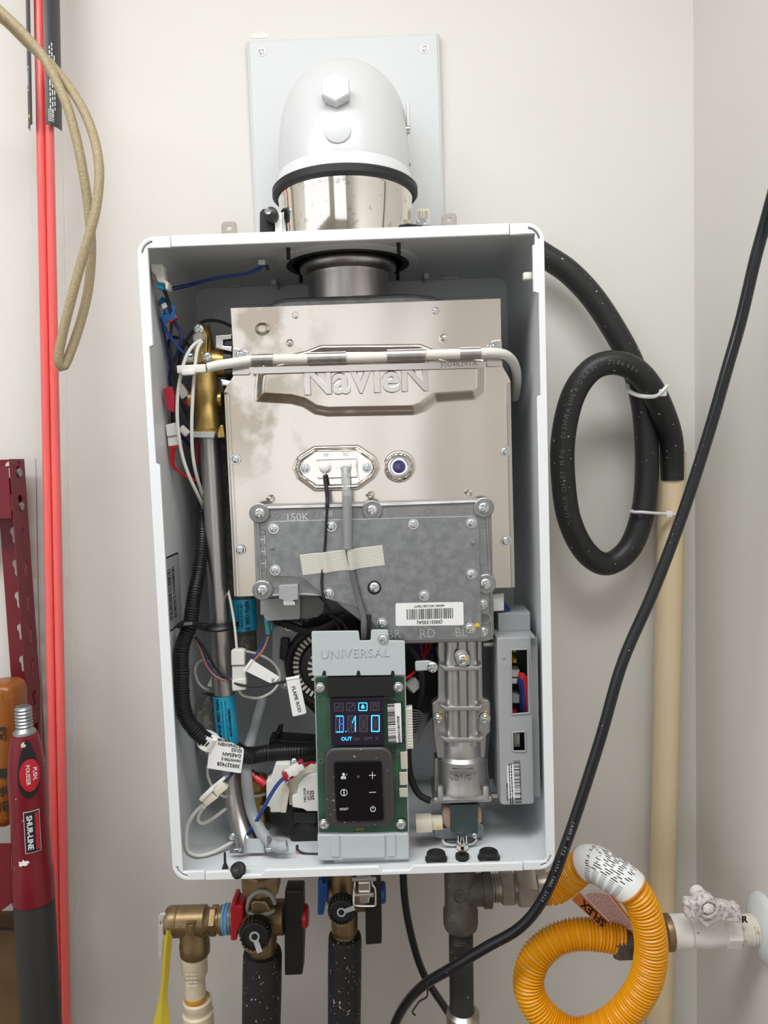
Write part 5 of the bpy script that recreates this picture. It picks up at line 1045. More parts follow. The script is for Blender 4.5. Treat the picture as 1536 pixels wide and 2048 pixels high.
hp = q('A', 712, 440, .065); n_ = Vector((0, -1, 0.22)).normalized()
MB().hexn(hp-n_*.004+Vector((0, .0, 0)), n_, ppx('A', 96, .05), .012, 'white_metal', a0=0).lathe([(ppx('A', 78, .05), -.012), (ppx('A', 78, .05), 0)], hp, n_, 'white_metal', n=24).build('hex_plug', el, 'white painted hexagonal test plug')
cp_ = q('A', 721, 670, .058)
def onelbow(c, x, y):
    v = ray(c, x, y); d_ = Vector((v.x, v.y, 0)); o_ = Vector((CAM.x-FX, CAM.y-ye, 0)); A_ = d_.dot(d_); B_ = 2*d_.dot(o_); C_ = o_.dot(o_)-re*re
    t = (-B_-math.sqrt(max(0, B_*B_-4*A_*C_)))/(2*A_); return CAM+v*t
cp_ = onelbow('A', 721, 668)
MB().lathe([(.0152, -.006), (.0152, .0004), (.0146, .0007)], cp_, (0, -1, 0), 'white_metal', n=32).build('port_cover', el)
sp_ = onelbow('A', 1138, 660) if True else None
MB().lathe([(.0045, -.002), (.0045, .003), (.003, .004)], (FX+re-.0005, ye+.006, q('A', 1148, 660, FD).z), (1, 0, 0), 'zinc_screw', n=12).build('clamp_screw', el)
b = MB(); b.box((FX+re+.001, ye+.012, q('A', 1150, 650, FD).z-.005), (.004, .012, .075), 'white_metal', .0018); b.build('seam_flange', el)
ad = thing('flue_adapter', (FX, ye, Z0+H), 'mirror-bright stainless flue collar on top of the heater', 'flue collar')
za0 = Z0+H+.0002; za1 = zcol-.004
ra = 0.0815
MB().lathe([(ra+.006, 0), (ra+.006, .0015), (ra, .002), (ra, za1-za0-.012), (ra+.001, za1-za0-.010), (ra+.001, za1-za0-.004), (ra-.002, za1-za0)], (FX, ye, za0), (0, 0, 1), 'polished', n=72, cap=False).build('collar_body', ad)
MB().lathe([(re-.001, -.004), (ra+.0045, -.006), (ra+.0075, -.003), (ra+.0075, .004), (ra+.0055, .006), (re-.001, .0055)], (FX, ye, za1-.001), (0, 0, 1), 'rubber', n=64).build('rubber_ring', ad, 'black rubber sealing ring')
a = math.radians(-72); 
b = MB(); p0, p1 = q('A', 333, 1138, FD-.02), q('A', 372, 1300, FD-.02); b.box((p0.x+.006, RIM+FD-.032, Z0+H+.028), (.009, .003, .05), 'paper_white', .0008); b.build('label_strip', ad)
for (x, y, dd) in ((1160, 1158, FD-.01),): MB().lathe([(.0045, -.002), (.0045, .002), (.003, .004), (.001, .0048)], q('A', x, y, dd), (.8, -.6, 0), 'chrome', n=16).build('rivet', ad)
MB().lathe([(.0003, ra+.0002), (.0003, ra+.0002)], (FX, ye, za0), (0, 0, 1), 'polished', n=3) if False else None
b = MB(); pz = Z0+H+.001
b.plate(rounded(pl('A', [(243, 1325), (243, 1180), (262, 1158), (332, 1156), (332, 1325)], FD-.03), .002), FD-.03, .03, 'black_plastic', .0015)
b.lathe([(.0085, 0), (.0085, .012), (.005, .014)], q('A', 322, 1212, FD-.03), (0, -1, 0), 'black_plastic', n=20).lathe([(.004, .012), (.004, .016), (.002, .018)], q('A', 308, 1200, FD-.03), (0, -1, 0), 'zinc_screw', n=14)
b.build('top_bracket', heater, 'black plastic bracket on the heater top, left of the flue collar')
b = MB(); b.plate(pl('A', [(1212, 1285), (1208, 1160), (1284, 1158), (1288, 1280)], FD-.01), FD-.01, .0006, 'cpvc'); p = q('A', 1250, 1215, FD-.0102); b.bars(front(FD-.0101) @ Matrix.Translation((p.x, p.z, 0)), -.007, .007, -.002, .008, 'ink_grey', 7); b.build('paper_sticker', heater, 'small beige paper sticker standing beside the flue collar')
b = MB(); b.hexn(q('A', 1245, 1262, FD-.025), (0, 0, 1), .0075, .007, 'zinc_screw').lathe([(.010, -.002), (.010, 0)], q('A', 1245, 1262, FD-.025), (0, 0, 1), 'zinc_screw', n=20); b.build('earth_bolt', heater)
MB().tube(qq('A', [(1110, 1275, FD-.05), (1150, 1262, FD-.045), (1200, 1268, FD-.035), (1240, 1270, FD-.025)]), .0022, 'rubber', 10, .005).build('earth_wire', heater)

# ================================================================== right-hand side: drain hose, drain pipe, cord
def tubething(name, c, pts, r, m, label, cat, n=16, step=.006, rfun=None, group=None): return MB().tube(qq(c, pts), r, m, n, step, rfun).build(name, None, label, cat, group)
HD = .215
hosepts = qq('O', [(20, 150, HD), (85, 190, HD), (200, 268, HD), (320, 395, HD), (430, 560, HD), (520, 730, HD), (570, 900, HD), (594, 1080, HD), (598, 1300, HD), (578, 1500, HD-.004), (510, 1680, HD-.008), (395, 1762, HD-.014), (285, 1700, HD-.022), (200, 1530, HD-.03), (168, 1300, HD-.036), (172, 1100, HD-.04), (220, 900, HD-.042), (310, 770, HD-.043), (420, 730, HD-.043), (530, 762, HD-.042), (620, 860, HD-.036), (690, 1010, HD-.02), (722, 1130, HD-.002), (728, 1250, HD+.006), (728, 1330, HD+.008)])
hb = MB().tube(hosepts, .0158, 'hose_black', 24, .006)
dense, arcs = resample(catmull([tuple(p) for p in hosepts], .004), .002)
dense = np.array(dense)
def ontube(bb, txt, i0, size, r, m, flip=1, bold=0.0):          # letters laid one by one along the hose
    adv = {'I': .45, '.': .4, ' ': .5, '-': .55, '1': .55, 'W': 1.05, 'M': 1.0}; s_ = 0.0
    for ch in txt:
        w_ = adv.get(ch, .78)*size; i = int(i0+flip*(s_+w_/2)/.002); s_ += w_
        if ch == ' ' or i+2 >= len(dense) or i < 2: continue
        t = Vector(dense[i+2]-dense[i-2]).normalized()*flip; P = Vector(dense[i]); n_ = (CAM-P).normalized(); n_ = (n_-t*n_.dot(t)).normalized()
        bb.text(ch, size, frame(P+n_*(r+.0002), t, n_.cross(t)), m, depth=.0002, bold=bold, res=1)
tgt = np.array(q('O', 190, 1540, HD-.03)); i0 = int(np.argmin(np.linalg.norm(dense-tgt, axis=1)))
ontube(hb, '-SIOUX CHIEF MFG.- DISHWASHER DRAIN - 7186636', i0, .0086, .0160, 'ink_dim', 1)
hb.build('drain_hose', None, 'thick black rubber drain hose coiled in a loop right of the heater', 'hose')
b = MB(); pa, pb_ = q('O', 730, 1190, .228), q('P', 1318, 2120, .228)
ax = (pb_-pa).normalized(); Lp = (pa.z-.002)/-ax.z
b.lathe([(.0165, .03), (.0165, .0), (.0182, .0), (.0182, Lp)], pa, ax, 'pvc_cream', n=36); b.build('drain_pipe', None, 'tall cream plastic drain pipe in the room corner', 'pipe')
def tie(c, pts, head, label):
    t = MB().tube(qq(c, pts), .0021, 'tie_white', 8, .004, flat=1.5).box(q(c, *head), (.009, .006, .009), 'tie_white', .0014); return t.build('cable_tie', None, label, 'cable tie', 'cable ties on the drain hose')
tie('O', [(700, 850, .150), (690, 862, .142), (650, 900, .146), (600, 905, .166), (545, 895, .182), (505, 872, .186), (497, 845, .196)], (680, 885, .145), 'white cable tie binding the two hose strands above the drain pipe')
tie('O', [(522, 1490, .208), (530, 1496, .194), (570, 1496, .188), (620, 1500, .190), (680, 1504, .200), (735, 1508, .203), (752, 1510, .214)], (712, 1506, .200), 'white cable tie holding the hose loop to the cream pipe')
POWER_CORD = tubething('power_cord', 'P', [(1600, 20, -.14), (1590, 180, -.09), (1566, 310, -.05), (1536, 425, -.02), (1510, 520, -.005), (1482, 640, 0), (1455, 735, 0), (1418, 865, 0), (1368, 1020, 0), (1310, 1175, 0), (1245, 1325, 0), (1200, 1480, 0), (1135, 1680, 0), (1088, 1795, .01), (1040, 1855, .018), (975, 1893, .03), (905, 1935, .045), (845, 1972, .07), (805, 2018, .10), (780, 2075, .12), (765, 2140, .12), (770, 2350, .14), (800, 2700, .16)], .0062, 'cord_black', 'long glossy black power cord slanting down across the right of the picture', 'power cord', 16, .01)
cordpts = qq('P', [(1455, 735, 0), (1418, 865, 0), (1368, 1020, 0), (1310, 1175, 0), (1245, 1325, 0), (1200, 1480, 0), (1135, 1680, 0), (1088, 1795, .01), (1040, 1855, .018), (975, 1893, .03)])
dense = np.array(resample(catmull([tuple(p) for p in cordpts], .004), .002)[0])
cb = MB(); i0 = int(np.argmin(np.linalg.norm(dense-np.array(q('P', 1150, 1640, 0)), axis=1)))
ontube(cb, '(AAWUI   PTZ   echo  YANG   2020', i0, .0048, .0063, 'ink_grey', 1)
cb.build('cord_print', POWER_CORD)
tubething('heater_cord', 'M', [(792, 100, .13), (793, 200, .13), (800, 330, .13), (822, 500, .13), (860, 680, .13), (905, 840, .13), (965, 985, .132), (1045, 1110, .14), (1135, 1245, .15), (1210, 1380, .155), (1280, 1700, .17), (1300, 2200, .18)], .0050, 'cord_black', 'thin black cable dropping from under the heater to the iron pipe', 'cable', 14, .01)
tubething('twist_tie', 'M', [(1014, 1015, .075), (1000, 1010, .058), (982, 1030, .053), (980, 1085, .054), (972, 1130, .062), (920, 1160, .065), (890, 1200, .066), (862, 1245, .066), (886, 1270, .066)], .0011, 'rubber', 'small crinkled black twist tie where the two black cords cross', 'twist tie', 6, .003)

# ================================================================== gas line
TDp = .078
tee = thing('iron_tee', q('M', 1230, 600, TDp), 'dark cast iron gas tee fitting below the heater', 'pipe fitting')
b = MB(); rt = ppx('M', 135, TDp)
P0 = q('M', 1225, 120, TDp); P1 = q('M', 1235, 590, TDp); axd = (P1-P0).normalized(); Lt = (P1-P0).length
b.lathe([(rt*.92, 0), (rt*.92, Lt*.66), (rt*.98, Lt*.70), (rt*1.03, Lt*.72), (rt*1.03, Lt*.94), (rt*.96, Lt), (rt*.8, Lt)], P0, axd, 'iron', n=36)
S0 = q('M', 1225, 310, TDp); S1 = q('M', 1468, 310, TDp); axs = Vector((1, 0, 0))
Ls = (S1-S0).length; b.lathe([(rt*.9, 0), (rt*.9, Ls*.72), (rt*1.0, Ls*.74), (rt*1.03, Ls*.78), (rt*1.03, Ls*.98), (rt*.98, Ls)], S0, axs, 'iron', n=36)
b.build('tee_body', tee)
c = q('M', 1228, 360, TDp-rt*.92-.0002); MB().text('M', .009, frame(c, (1, 0, 0), (0, 0, 1)), 'iron', depth=.0006).plate(circle(c.x, c.z, .0085, 20), TDp-rt*.92-.0006, .001, 'iron', holes=[circle(c.x, c.z, .0072, 20)]).build('cast_mark', tee)
b = MB(); Q0, Q1 = q('M', 1235, 585, TDp), q('M', 1245, 1420, TDp); axn = (Q1-Q0).normalized(); rn = ppx('M', 98, TDp)
b.lathe([(rn*.95+(.0006 if k % 2 else -.0006), .0015*k) for k in range(12)]+[(rn, .018), (rn, (Q1-Q0).length)], Q0, axn, 'pipe_black', n=32); b.build('gas_pipe_nipple', None, 'short black steel gas pipe hanging from the iron tee', 'pipe')
U0 = q('M', 1250, 1225, TDp); b = MB().lathe([(rn*1.05, 0), (rt*1.0, .004), (rt*1.0, .016), (rt*.92, .018), (rt*.92, .04), (rn, .042), (rn, .60)], U0, axn, 'nickel', n=32); b.build('pipe_coupling', None, 'weathered metal coupling at the bottom end of the gas pipe', 'pipe fitting')
# yellow gas connector
fit = thing('gas_hose', q('N', 600, 600, .09), 'bright yellow corrugated flexible gas hose looping below the heater', 'gas hose')
y0 = 310
f0 = q('N', 40, y0, TDp); b = MB()
b.lathe([(.0165+(.0007 if k % 2 else -.0007), .0017*k) for k in range(12)], f0, (1, 0, 0), 'nickel', n=28)
x_ = f0.x; xa, xb_, xc_, xd_ = (q('N', k, y0, TDp).x for k in (108, 180, 192, 350))
b.hexn((xa, f0.y, f0.z), (1, 0, 0), ppx('N', 92, TDp), xb_-xa, 'nickel', a0=.2).hexn((xc_, f0.y, f0.z), (1, 0, 0), ppx('N', 108, TDp), (xd_-xc_)*.68, 'nickel', a0=.1).lathe([(ppx('N', 92, TDp), 0), (ppx('N', 96, TDp), (xd_-xc_)*.32)], (xc_+(xd_-xc_)*.68, f0.y, f0.z), (1, 0, 0), 'nickel', n=28)
b.lathe([(.014, 0), (.014, xc_-xb_+.004)], (xb_-.002, f0.y, f0.z), (1, 0, 0), 'nickel', n=24)
b.build('flare_fitting', fit, 'dull nickel hexagon fittings')
gp = qq('N', [(345, 315, TDp), (400, 308, TDp-.004), (470, 258, .066), (540, 196, .052), (600, 178, .041), (700, 232, .028), (800, 305, .02), (868, 410, .018), (905, 540, .018), (912, 660, .02), (885, 800, .024), (810, 930, .03), (690, 1040, .038), (540, 1090, .046), (400, 1045, .054), (300, 940, .060), (258, 820, .064), (290, 690, .067), (380, 600, .069), (490, 560, .07), (600, 556, .07), (720, 572, .07), (760, 580, .07)])
MB().tube(gp, .018, 'gas_yellow', 24, .0009, rfun=lambda s_, L_: .0178+.0014*math.sin(2*math.pi*s_/.0042)).build('corrugated_tube', fit, sharp=60)
dns = np.array(resample(catmull([tuple(p) for p in gp], .004), .002)[0])
def near(p): return int(np.argmin(np.linalg.norm(dns-np.array(p), axis=1)))
i0, i1 = near(q('N', 575, 182, .048)), near(q('N', 815, 320, .02))
b = MB(); b.tube([tuple(p) for p in dns[i0:i1]], .0212, 'paper_white', 32, .003, straight=True, cap=False)
K = (i1-i0); ends = (i0, i1-2)
for i in ends: b.tube([tuple(p) for p in dns[i:i+2]], .0215, 'ink_orange', 32, .003, straight=True, cap=False)
rnd = random.Random(5)
for row in range(22):                              # printed table and small print round the wrap
    ang = math.radians(-80+row*7.4); i = i0+5
    while i < i1-6:
        l = rnd.randint(2, 6) if row > 8 else 3
        if i+l > i1-5: break
        A, B_ = Vector(dns[i]), Vector(dns[i+l]); t = (B_-A).normalized(); n_ = (CAM-A).normalized(); n_ = (n_-t*n_.dot(t)).normalized(); s_ = n_.cross(t)
        def P_(X, a): return X+(n_*math.cos(a)+s_*math.sin(a))*.0214
        h = math.radians(3.0)
        b.add([P_(A, ang), P_(B_, ang), P_(B_, ang+h), P_(A, ang+h)], [(0, 1, 2, 3)], 'ink_black' if row > 8 else 'ink_grey')
        i += l+(1 if row > 8 else 1)
b.build('hose_wrap_label', fit, 'white printed wrap label with orange edges')
# hanging tag, curled
tg = MB(); TL, TR, BR, BL = q('N', 488, 372, .06), q('N', 700, 336, .045), q('N', 868, 560, .048), q('N', 735, 600, .06)
def tagpt(u, v, w_=0.0):
    P = TL.lerp(TR, u).lerp(BL.lerp(BR, u), v); return P+Vector((0, -1, .2))*(-.020*math.sin(math.pi*u)*(1-.2*v)+w_)
NU, NV = 14, 10; vv = [tagpt(i/NU, j/NV) for j in range(NV+1) for i in range(NU+1)]
tg.add(vv, [(j*(NU+1)+i, j*(NU+1)+i+1, (j+1)*(NU+1)+i+1, (j+1)*(NU+1)+i) for j in range(NV) for i in range(NU)], 'paper_white')
def strip(u0, u1, v0, v1, m, w_=.0004): 
    n = 8; V_ = [tagpt(u0+(u1-u0)*k/n, v, w_) for v in (v0, v1) for k in range(n+1)]; tg.add(V_, [(k, k+1, n+2+k, n+1+k) for k in range(n)], m)
strip(0, .30, 0, 1, 'ink_orange'); strip(0, 1, .93, 1, 'ink_orange'); strip(.92, 1, 0, 1, 'ink_orange')
for k in range(11):
    u0 = .36+k*.05; v = .08
    while v < .86: l = rnd.uniform(.02, .08); strip(u0, u0+.022, v, min(v+l, .88), 'ink_red', .0006); v += l+.012
c0 = tagpt(.15, .55, .0008); tg.text('GASFLEX', .015, frame(c0, tagpt(.15, .3)-tagpt(.15, .8), tagpt(.05, .5)-tagpt(.25, .5)), 'ink_black', bold=.0004, shear=.2)
tg.build('warning_tag', fit, 'curled orange and white warning tag', kind=None)
gd = .055
gv0 = q('N', 985, 545, gd)
en = MB().hexn(q('N', 712, 612, gd+.012), (1, 0, 0), .0185, .03, 'iron'); en.build('end_nut', fit)
# white gas ball valve on the right wall
gv = thing('gas_shutoff_valve', q('N', 1180, 640, gd), 'white painted gas ball valve with short lever on the right wall', 'gas valve')
b = MB(); Xs = lambda x: q('N', x, 545, gd).x; rv = ppx('N', 92, gd)
zv, yv = q('N', 1190, 540, gd).z, RIM+gd
b.lathe([(rv*.98, Xs(1018)-Xs(1018)), (rv*1.0, Xs(1030)-Xs(1018)), (rv*1.0, Xs(1105)-Xs(1018)), (rv*.86, Xs(1120)-Xs(1018)), (rv*.92, Xs(1150)-Xs(1018)), (rv*.96, Xs(1200)-Xs(1018)), (rv*.88, Xs(1260)-Xs(1018)), (rv*.86, Xs(1290)-Xs(1018)), (rv*.82, Xs(1300)-Xs(1018)), (rv*.82, Xs(1378)-Xs(1018))], (Xs(1018), yv, zv), (1, 0, 0), 'old_white', n=32)
b.hexn((Xs(1288), yv, zv), (1, 0, 0), rv*.98, Xs(1372)-Xs(1288), 'old_white', n=8)
b.build('valve_body', gv)
MB().lathe([(rv*1.02, 0), (rv*1.05, .003), (rv*1.05, Xs(1022)-Xs(984)-.002), (rv*.9, Xs(1022)-Xs(984))], (Xs(984), yv, zv), (1, 0, 0), 'brass_old', n=28).build('union_ring', gv)
hb_ = MB(); hd = gd-.034
hb_.plate(rounded(pl('N', [(1096, 398), (1110, 382), (1155, 385), (1180, 355), (1215, 350), (1250, 365), (1272, 392), (1390, 410), (1402, 470), (1395, 502), (1275, 490), (1235, 515), (1212, 530), (1190, 510), (1160, 480), (1105, 478), (1094, 450)], hd), .004), hd, .014, 'handle_white', .003)
hb_.build('lever', gv, 'chipped white lever handle')
c = q('N', 1212, 410, hd); MB().lathe([(ppx('N', 55, hd), 0), (ppx('N', 55, hd), .004), (ppx('N', 44, hd), .0045), (ppx('N', 42, hd), .001)], c, (0, -1, 0), 'handle_white', n=28).hexn(c, (0, -1, 0), ppx('N', 32, hd), .004, 'old_white').lathe([(ppx('N', 14, hd), .004), (ppx('N', 14, hd), .0055)], c, (0, -1, 0), 'old_white', n=16).build('lever_nut', gv)
MB().lathe([(.009, 0), (.009, .02)], (c.x, RIM+hd+.03, c.z), (0, -1, 0), 'old_white', n=16).build('valve_stem', gv)
MB().lathe([(rv*.86, 0), (rv*.86, .01)]+[(rv*.88+(.0006 if k % 2 else -.0006), .011+.0018*k) for k in range(6)]+[(rv*.9, .023), (rv*.9, XR-.012-Xs(1376))], (Xs(1376), yv, zv), (1, 0, 0), 'rusty_white', n=28).build('wall_nipple', gv, 'rust-streaked white pipe nipple')
MB().lathe([(rv*.93, 0), (rv*1.1, .0005), (.036, .006), (.0405, .010), (.042, .0138)], (XR-.014, yv, zv), (1, 0, 0), 'white_metal', n=40).build('wall_escutcheon', None, 'domed white pipe cover on the right wall', 'pipe cover')
tx = q('N', 1410, 478, gd-rv); MB().text('R', .011, frame(tx, (1, 0, 0), (0, 0, 1)), 'ink_black', depth=.0003, bold=.0005).build('pen_mark', gv)
# ================================================================== hot water valve set (left) below the heater
VL = 0.125
def Lx(x, y=600): return q('L', x, y, VL)
hv = thing('hot_water_valve', q('L', 1030, 990, VL), 'brass isolation valve with red handle and black cap under the heater', 'valve')
b = MB(); c0 = q('L', 1025, 275, VL)
b.hexn(q('L', 1025, 352, VL), (0, 0, 1), ppx('L', 186, VL), q('L', 1025, 175, VL).z-q('L', 1025, 352, VL).z, 'brass_old', a0=.52).lathe([(ppx('L', 110, VL), 0), (ppx('L', 118, VL), .012)], q('L', 1025, 362, VL)-Vector((0, 0, .006)), (0, 0, 1), 'brass_old', n=28)
b.build('union_nut', hv, 'brass hexagonal union nut')
b = MB(); r0 = ppx('L', 132, VL)
top_, bot_ = q('L', 1025, 390, VL), q('L', 1035, 990, VL); ax = (bot_-top_).normalized(); Lb = (bot_-top_).length
b.lathe([(r0*.8, 0), (r0*.95, .006), (r0*1.02, .02), (r0*1.05, Lb*.35), (r0*1.02, Lb*.62), (r0*.98, Lb*.7), (r0*.98, Lb*.86), (r0*.86, Lb*.88), (r0*.86, Lb)], top_, ax, 'brass_old', n=36)
Y_ = RIM+VL; zc_ = q('L', 1030, 590, VL).z
b.lathe([(r0*1.15, 0), (r0*1.15, Lx(1222).x-Lx(1030).x)], (Lx(1030).x, Y_, zc_), (1, 0, 0), 'brass_old', n=32)
b.lathe([(r0*.98, 0), (r0*.98, Lx(1000).x-Lx(738).x)], (Lx(738).x, Y_, q('L', 738, 605, VL).z), (1, 0, 0), 'brass_old', n=32)
b.lathe([(r0*.70, 0), (r0*.70, .035)], q('L', 985, 690, VL)+Vector((0, 0, 0)), (0, -1, .12), 'brass_old', n=28)
b.plate(rounded(pl('L', [(930, 470), (960, 448), (1060, 452), (1110, 540), (1060, 560), (930, 560)], VL-.03), .003), VL-.03, .02, 'brass_old', .002)
b.plate(rounded(pl('L', [(960, 850), (1078, 845), (1078, 935), (960, 940)], VL-r0-.0005), .001), VL-r0-.0005, .004, 'brass_old', .0006)
b.build('valve_body', hv)
MB().tube(qq('L', [(1140, 470, VL-.020), (1105, 395, VL-.024), (1025, 362, VL-.026), (945, 392, VL-.026), (905, 470, VL-.022), (915, 550, VL-.018), (1060, 560, VL-.03), (1130, 530, VL-.024)]), .0026, 'silicone', 10, .004).build('retaining_loop', hv, 'milky plastic retaining loop')
def cap(parent, c, x, y, r, d, strap):
    p = q(c, x, y, d); bb = MB(); n = 40
    prof = [(r, 0), (r, .016), (r*.93, .019), (r*.84, .0195), (r*.80, .0175), (r*.2, .0175)]
    axc = Vector((0, -1, .10)).normalized(); bb.lathe(prof, p, axc, 'black_plastic', n=n)
    u = Vector((1, 0, 0)); v = axc.cross(u)
    for k in range(22):
        a = 2*math.pi*k/22; o_ = p+(u*math.cos(a)+v*math.sin(a))*r; bb.bar(o_+axc*.001, o_+axc*.017, .0030, .0030, 'black_plastic', .0008, up=(o_-p))
    bb.build('drain_cap', parent, 'black knurled drain cap')
    f = p+axc*.0185; Ms = frame(f+axc*.0012, u, v*1.0 if v.z > 0 else v*-1)
    s = MB(); ang = strap; R0 = r*.36; pts = circle(0, 0, R0, 24)
    d_ = Vector((math.cos(ang), math.sin(ang))); pn = Vector((-d_.y, d_.x))
    s.plate(circle(0, 0, R0, 24), 0, .0016, 'panel_grey', .0004, holes=[circle(0, 0, R0*.6, 20)], M=Ms)
    a1, a2 = d_*R0*.85, d_*(r*1.12); s.plate([tuple(a1+pn*R0*.5), tuple(a1-pn*R0*.5), tuple(a2-pn*R0*.55), tuple(a2+pn*R0*.55)], 0, .0016, 'panel_grey', .0004, M=Ms)
    s.build('cap_strap', parent, 'pale grey strap on the drain cap')
    MB().lathe([(r*.18, 0), (r*.18, .002), (r*.1, .003)], f, axc, 'black_plastic', n=16).build('cap_pin', parent)
cap(hv, 'L', 985, 690, ppx('L', 132, .09), .092, math.radians(-72))
b = MB(); b.plate(rounded(pl('L', [(746, 520), (760, 455), (800, 455), (800, 490), (862, 490), (866, 600), (850, 640), (832, 690), (815, 700), (802, 800), (748, 798), (752, 690)], VL-.022), .002), VL-.022, .030, 'handle_red', .002); b.build('drain_handle', hv, 'red drain valve handle')
b = MB(); b.plate(rounded(pl('L', [(1228, 360), (1385, 360), (1392, 800), (1382, 1098), (1226, 1105), (1222, 600)], VL-.012), .002), VL-.012, .026, 'black_plastic', .002)
b.build('shutoff_lever', hv, 'long black shutoff lever')
MB().lathe([(.0145, 0), (.0145, .005), (.012, .007)], (q('L', 1388, 580, VL).x, Y_, q('L', 1388, 578, VL).z), (1, 0, 0), 'handle_red', n=24).build('lever_cap', hv, 'red cap on the black lever')
MB().lathe([(r0*.98+(.0008 if k % 2 else -.0006), .0022*k) for k in range(6)], (Lx(688).x, Y_, q('L', 715, 605, VL).z), (1, 0, 0), 'thread_blue', n=30).build('sealed_thread', hv, 'blue thread sealant')
# relief valve
rv_ = thing('relief_valve', q('L', 430, 880, VL), 'aged brass pressure relief valve with a steel test lever', 'relief valve')
b = MB(); zr = q('L', 440, 622, VL).z; rr0 = ppx('L', 136, VL)
X_ = lambda x: q('L', x, 622, VL).x
b.lathe([(rr0*.9, 0), (rr0, .003), (rr0, X_(290)-X_(192)), (rr0*.97, X_(296)-X_(192)), (rr0*1.0, X_(300)-X_(192)), (rr0*1.0, X_(530)-X_(192)), (rr0*.9, X_(545)-X_(192)), (rr0*.82, X_(560)-X_(192)), (rr0*.82, X_(655)-X_(192)), (rr0*.95, X_(665)-X_(192)), (rr0*.95, X_(690)-X_(192))], (X_(192), Y_, zr), (1, 0, 0), 'brass_old', n=36)
b.lathe([(rr0*.96, 0), (rr0*.96, -.026), (rr0*1.02, -.030), (rr0*1.0, -.043), (rr0*.9, -.046)], (X_(425), Y_, zr), (0, 0, 1), 'brass_old', n=36)
b.hexn((X_(575), Y_, zr), (1, 0, 0), rr0*.98, X_(640)-X_(575), 'brass_old', a0=.3)
b.plate(pl('L', [(358, 635), (440, 632), (440, 752), (358, 752)], VL-rr0-.0006), VL-rr0-.0006, .004, 'brass_old', .0006); b.plate(pl('L', [(385, 665), (425, 660), (400, 735), (380, 700)], VL-rr0-.0012), VL-rr0-.0012, .002, 'brass', .0004)
b.build('valve_body', rv_)
b = MB(); b.plate(rounded(pl('L', [(118, 590), (135, 562), (172, 556), (186, 575), (188, 680), (160, 800), (150, 962), (116, 966)], VL-.010), .003), VL-.010, .004, 'zinc_bright', .0008, holes=[circle(*pl('L', [(152, 640)], VL-.010)[0], .0034, 16)]); b.build('test_lever', rv_, 'bright pressed steel test lever')
b = MB(); Rb = [(205, 700, 36), (190, 860, 38), (180, 1020, 34), (168, 1180, 32), (155, 1290, 34), (150, 1400, 52), (140, 1527, 78), (128, 1640, 92)]
vv = []
for x, y, w_ in Rb:
    p = q('L', x, y, VL-.020); hw = ppx('L', w_, VL); vv += [p+Vector((-hw, .003, 0)), p+Vector((0, -.002, 0)), p+Vector((hw, .003, 0))]
n = len(Rb); vv2 = [v+Vector((0, .0006, 0)) for v in vv]
b.add(vv+vv2, [(3*i+k, 3*i+k+1, 3*i+k+4, 3*i+k+3) for i in range(n-1) for k in range(2)]+[(3*n+3*i+k, 3*n+3*i+k+3, 3*n+3*i+k+4, 3*n+3*i+k+1) for i in range(n-1) for k in range(2)], 'tag_yellow'); b.build('valve_tag', None, 'yellow plastic ribbon tag hanging from the relief valve lever', 'tag')
b = MB(); pz = q('L', 428, 885, VL); pe = q('L', 440, 1090, VL); rc = ppx('L', 122, VL)
b.lathe([(rc*.94, .012), (rc*1.0, .0), (rc*1.0, -.012), (rc*.97, -.014), (rc*.97, pe.z-pz.z+.004), (rc*.88, pe.z-pz.z)], (pz.x, Y_, pz.z), (0, 0, 1), 'cpvc', n=36); b.lines(front(VL-rc-.0002) @ Matrix.Translation((pz.x, pz.z-.026, 0)), -.007, .007, (-.010, -.005, 0, .005), .0018, 'white_plastic'); b.build('plastic_adapter', None, 'cream plastic adapter screwed into the relief valve', 'pipe fitting')
b = MB(); p0_, p1_ = q('L', 442, 1085, VL), q('L', 452, 1330, VL); b.lathe([(ppx('L', 97, VL), 0), (ppx('L', 97, VL), (p0_.z-p1_.z))], (p1_.x-.001, Y_, p1_.z), (0, 0, 1), 'cpvc', n=32).lathe([(ppx('L', 99, VL), 0), (ppx('L', 99, VL), .007)], (p1_.x-.001, Y_, q('L', 450, 1312, VL).z), (0, 0, 1), 'primer_orange', n=32); b.build('relief_pipe', None, 'short cream plastic discharge pipe stained orange at its lower end', 'pipe')
b = MB(); pc_ = q('L', 455, 1262, VL); rk = ppx('L', 142, VL); b.lathe([(rk*.72, -.004), (rk*.80, .0), (rk*.93, -.002), (rk*.93, -.010), (rk*.86, -.013), (rk*.86, -.017), (rk*1.0, -.019), (rk*1.0, -.07), (rk*.7, -.071), (rk*.7, -.60)], (pc_.x, Y_, q('L', 450, 1300, VL).z), (0, 0, 1), 'cpvc', n=36); b.lines(front(VL-rk-.0002) @ Matrix.Translation((pc_.x, q('L', 450, 1480, VL).z, 0)), -.006, .006, (-.006, 0, .006), .002, 'white_plastic'); b.build('pipe_coupling', None, 'wide cream plastic coupling below the discharge pipe', 'pipe fitting')
def foam(c, x, y0, x1, y1, d, w_, name, label):
    a, e = q(c, x, y0, d), q(c, x1, y1, d); r_ = ppx(c, w_, d); axf = (e-a).normalized(); Lf = (e-a).length+.45
    prof = [(r_*.62, .004), (r_*.70, 0), (r_*.95, .001), (r_*1.0, .006)] + [(r_*(1+.012*math.sin(k*1.7)), .006+(Lf-.006)*k/12) for k in range(1, 13)]
    return MB().lathe(prof, a, axf, 'foam_black', n=36).build(name, None, label, 'pipe insulation')
foam('L', 1032, 880, 1020, 1620, VL, 178, 'foam_insulation', 'white-speckled black foam pipe lagging under the red-handled valve')
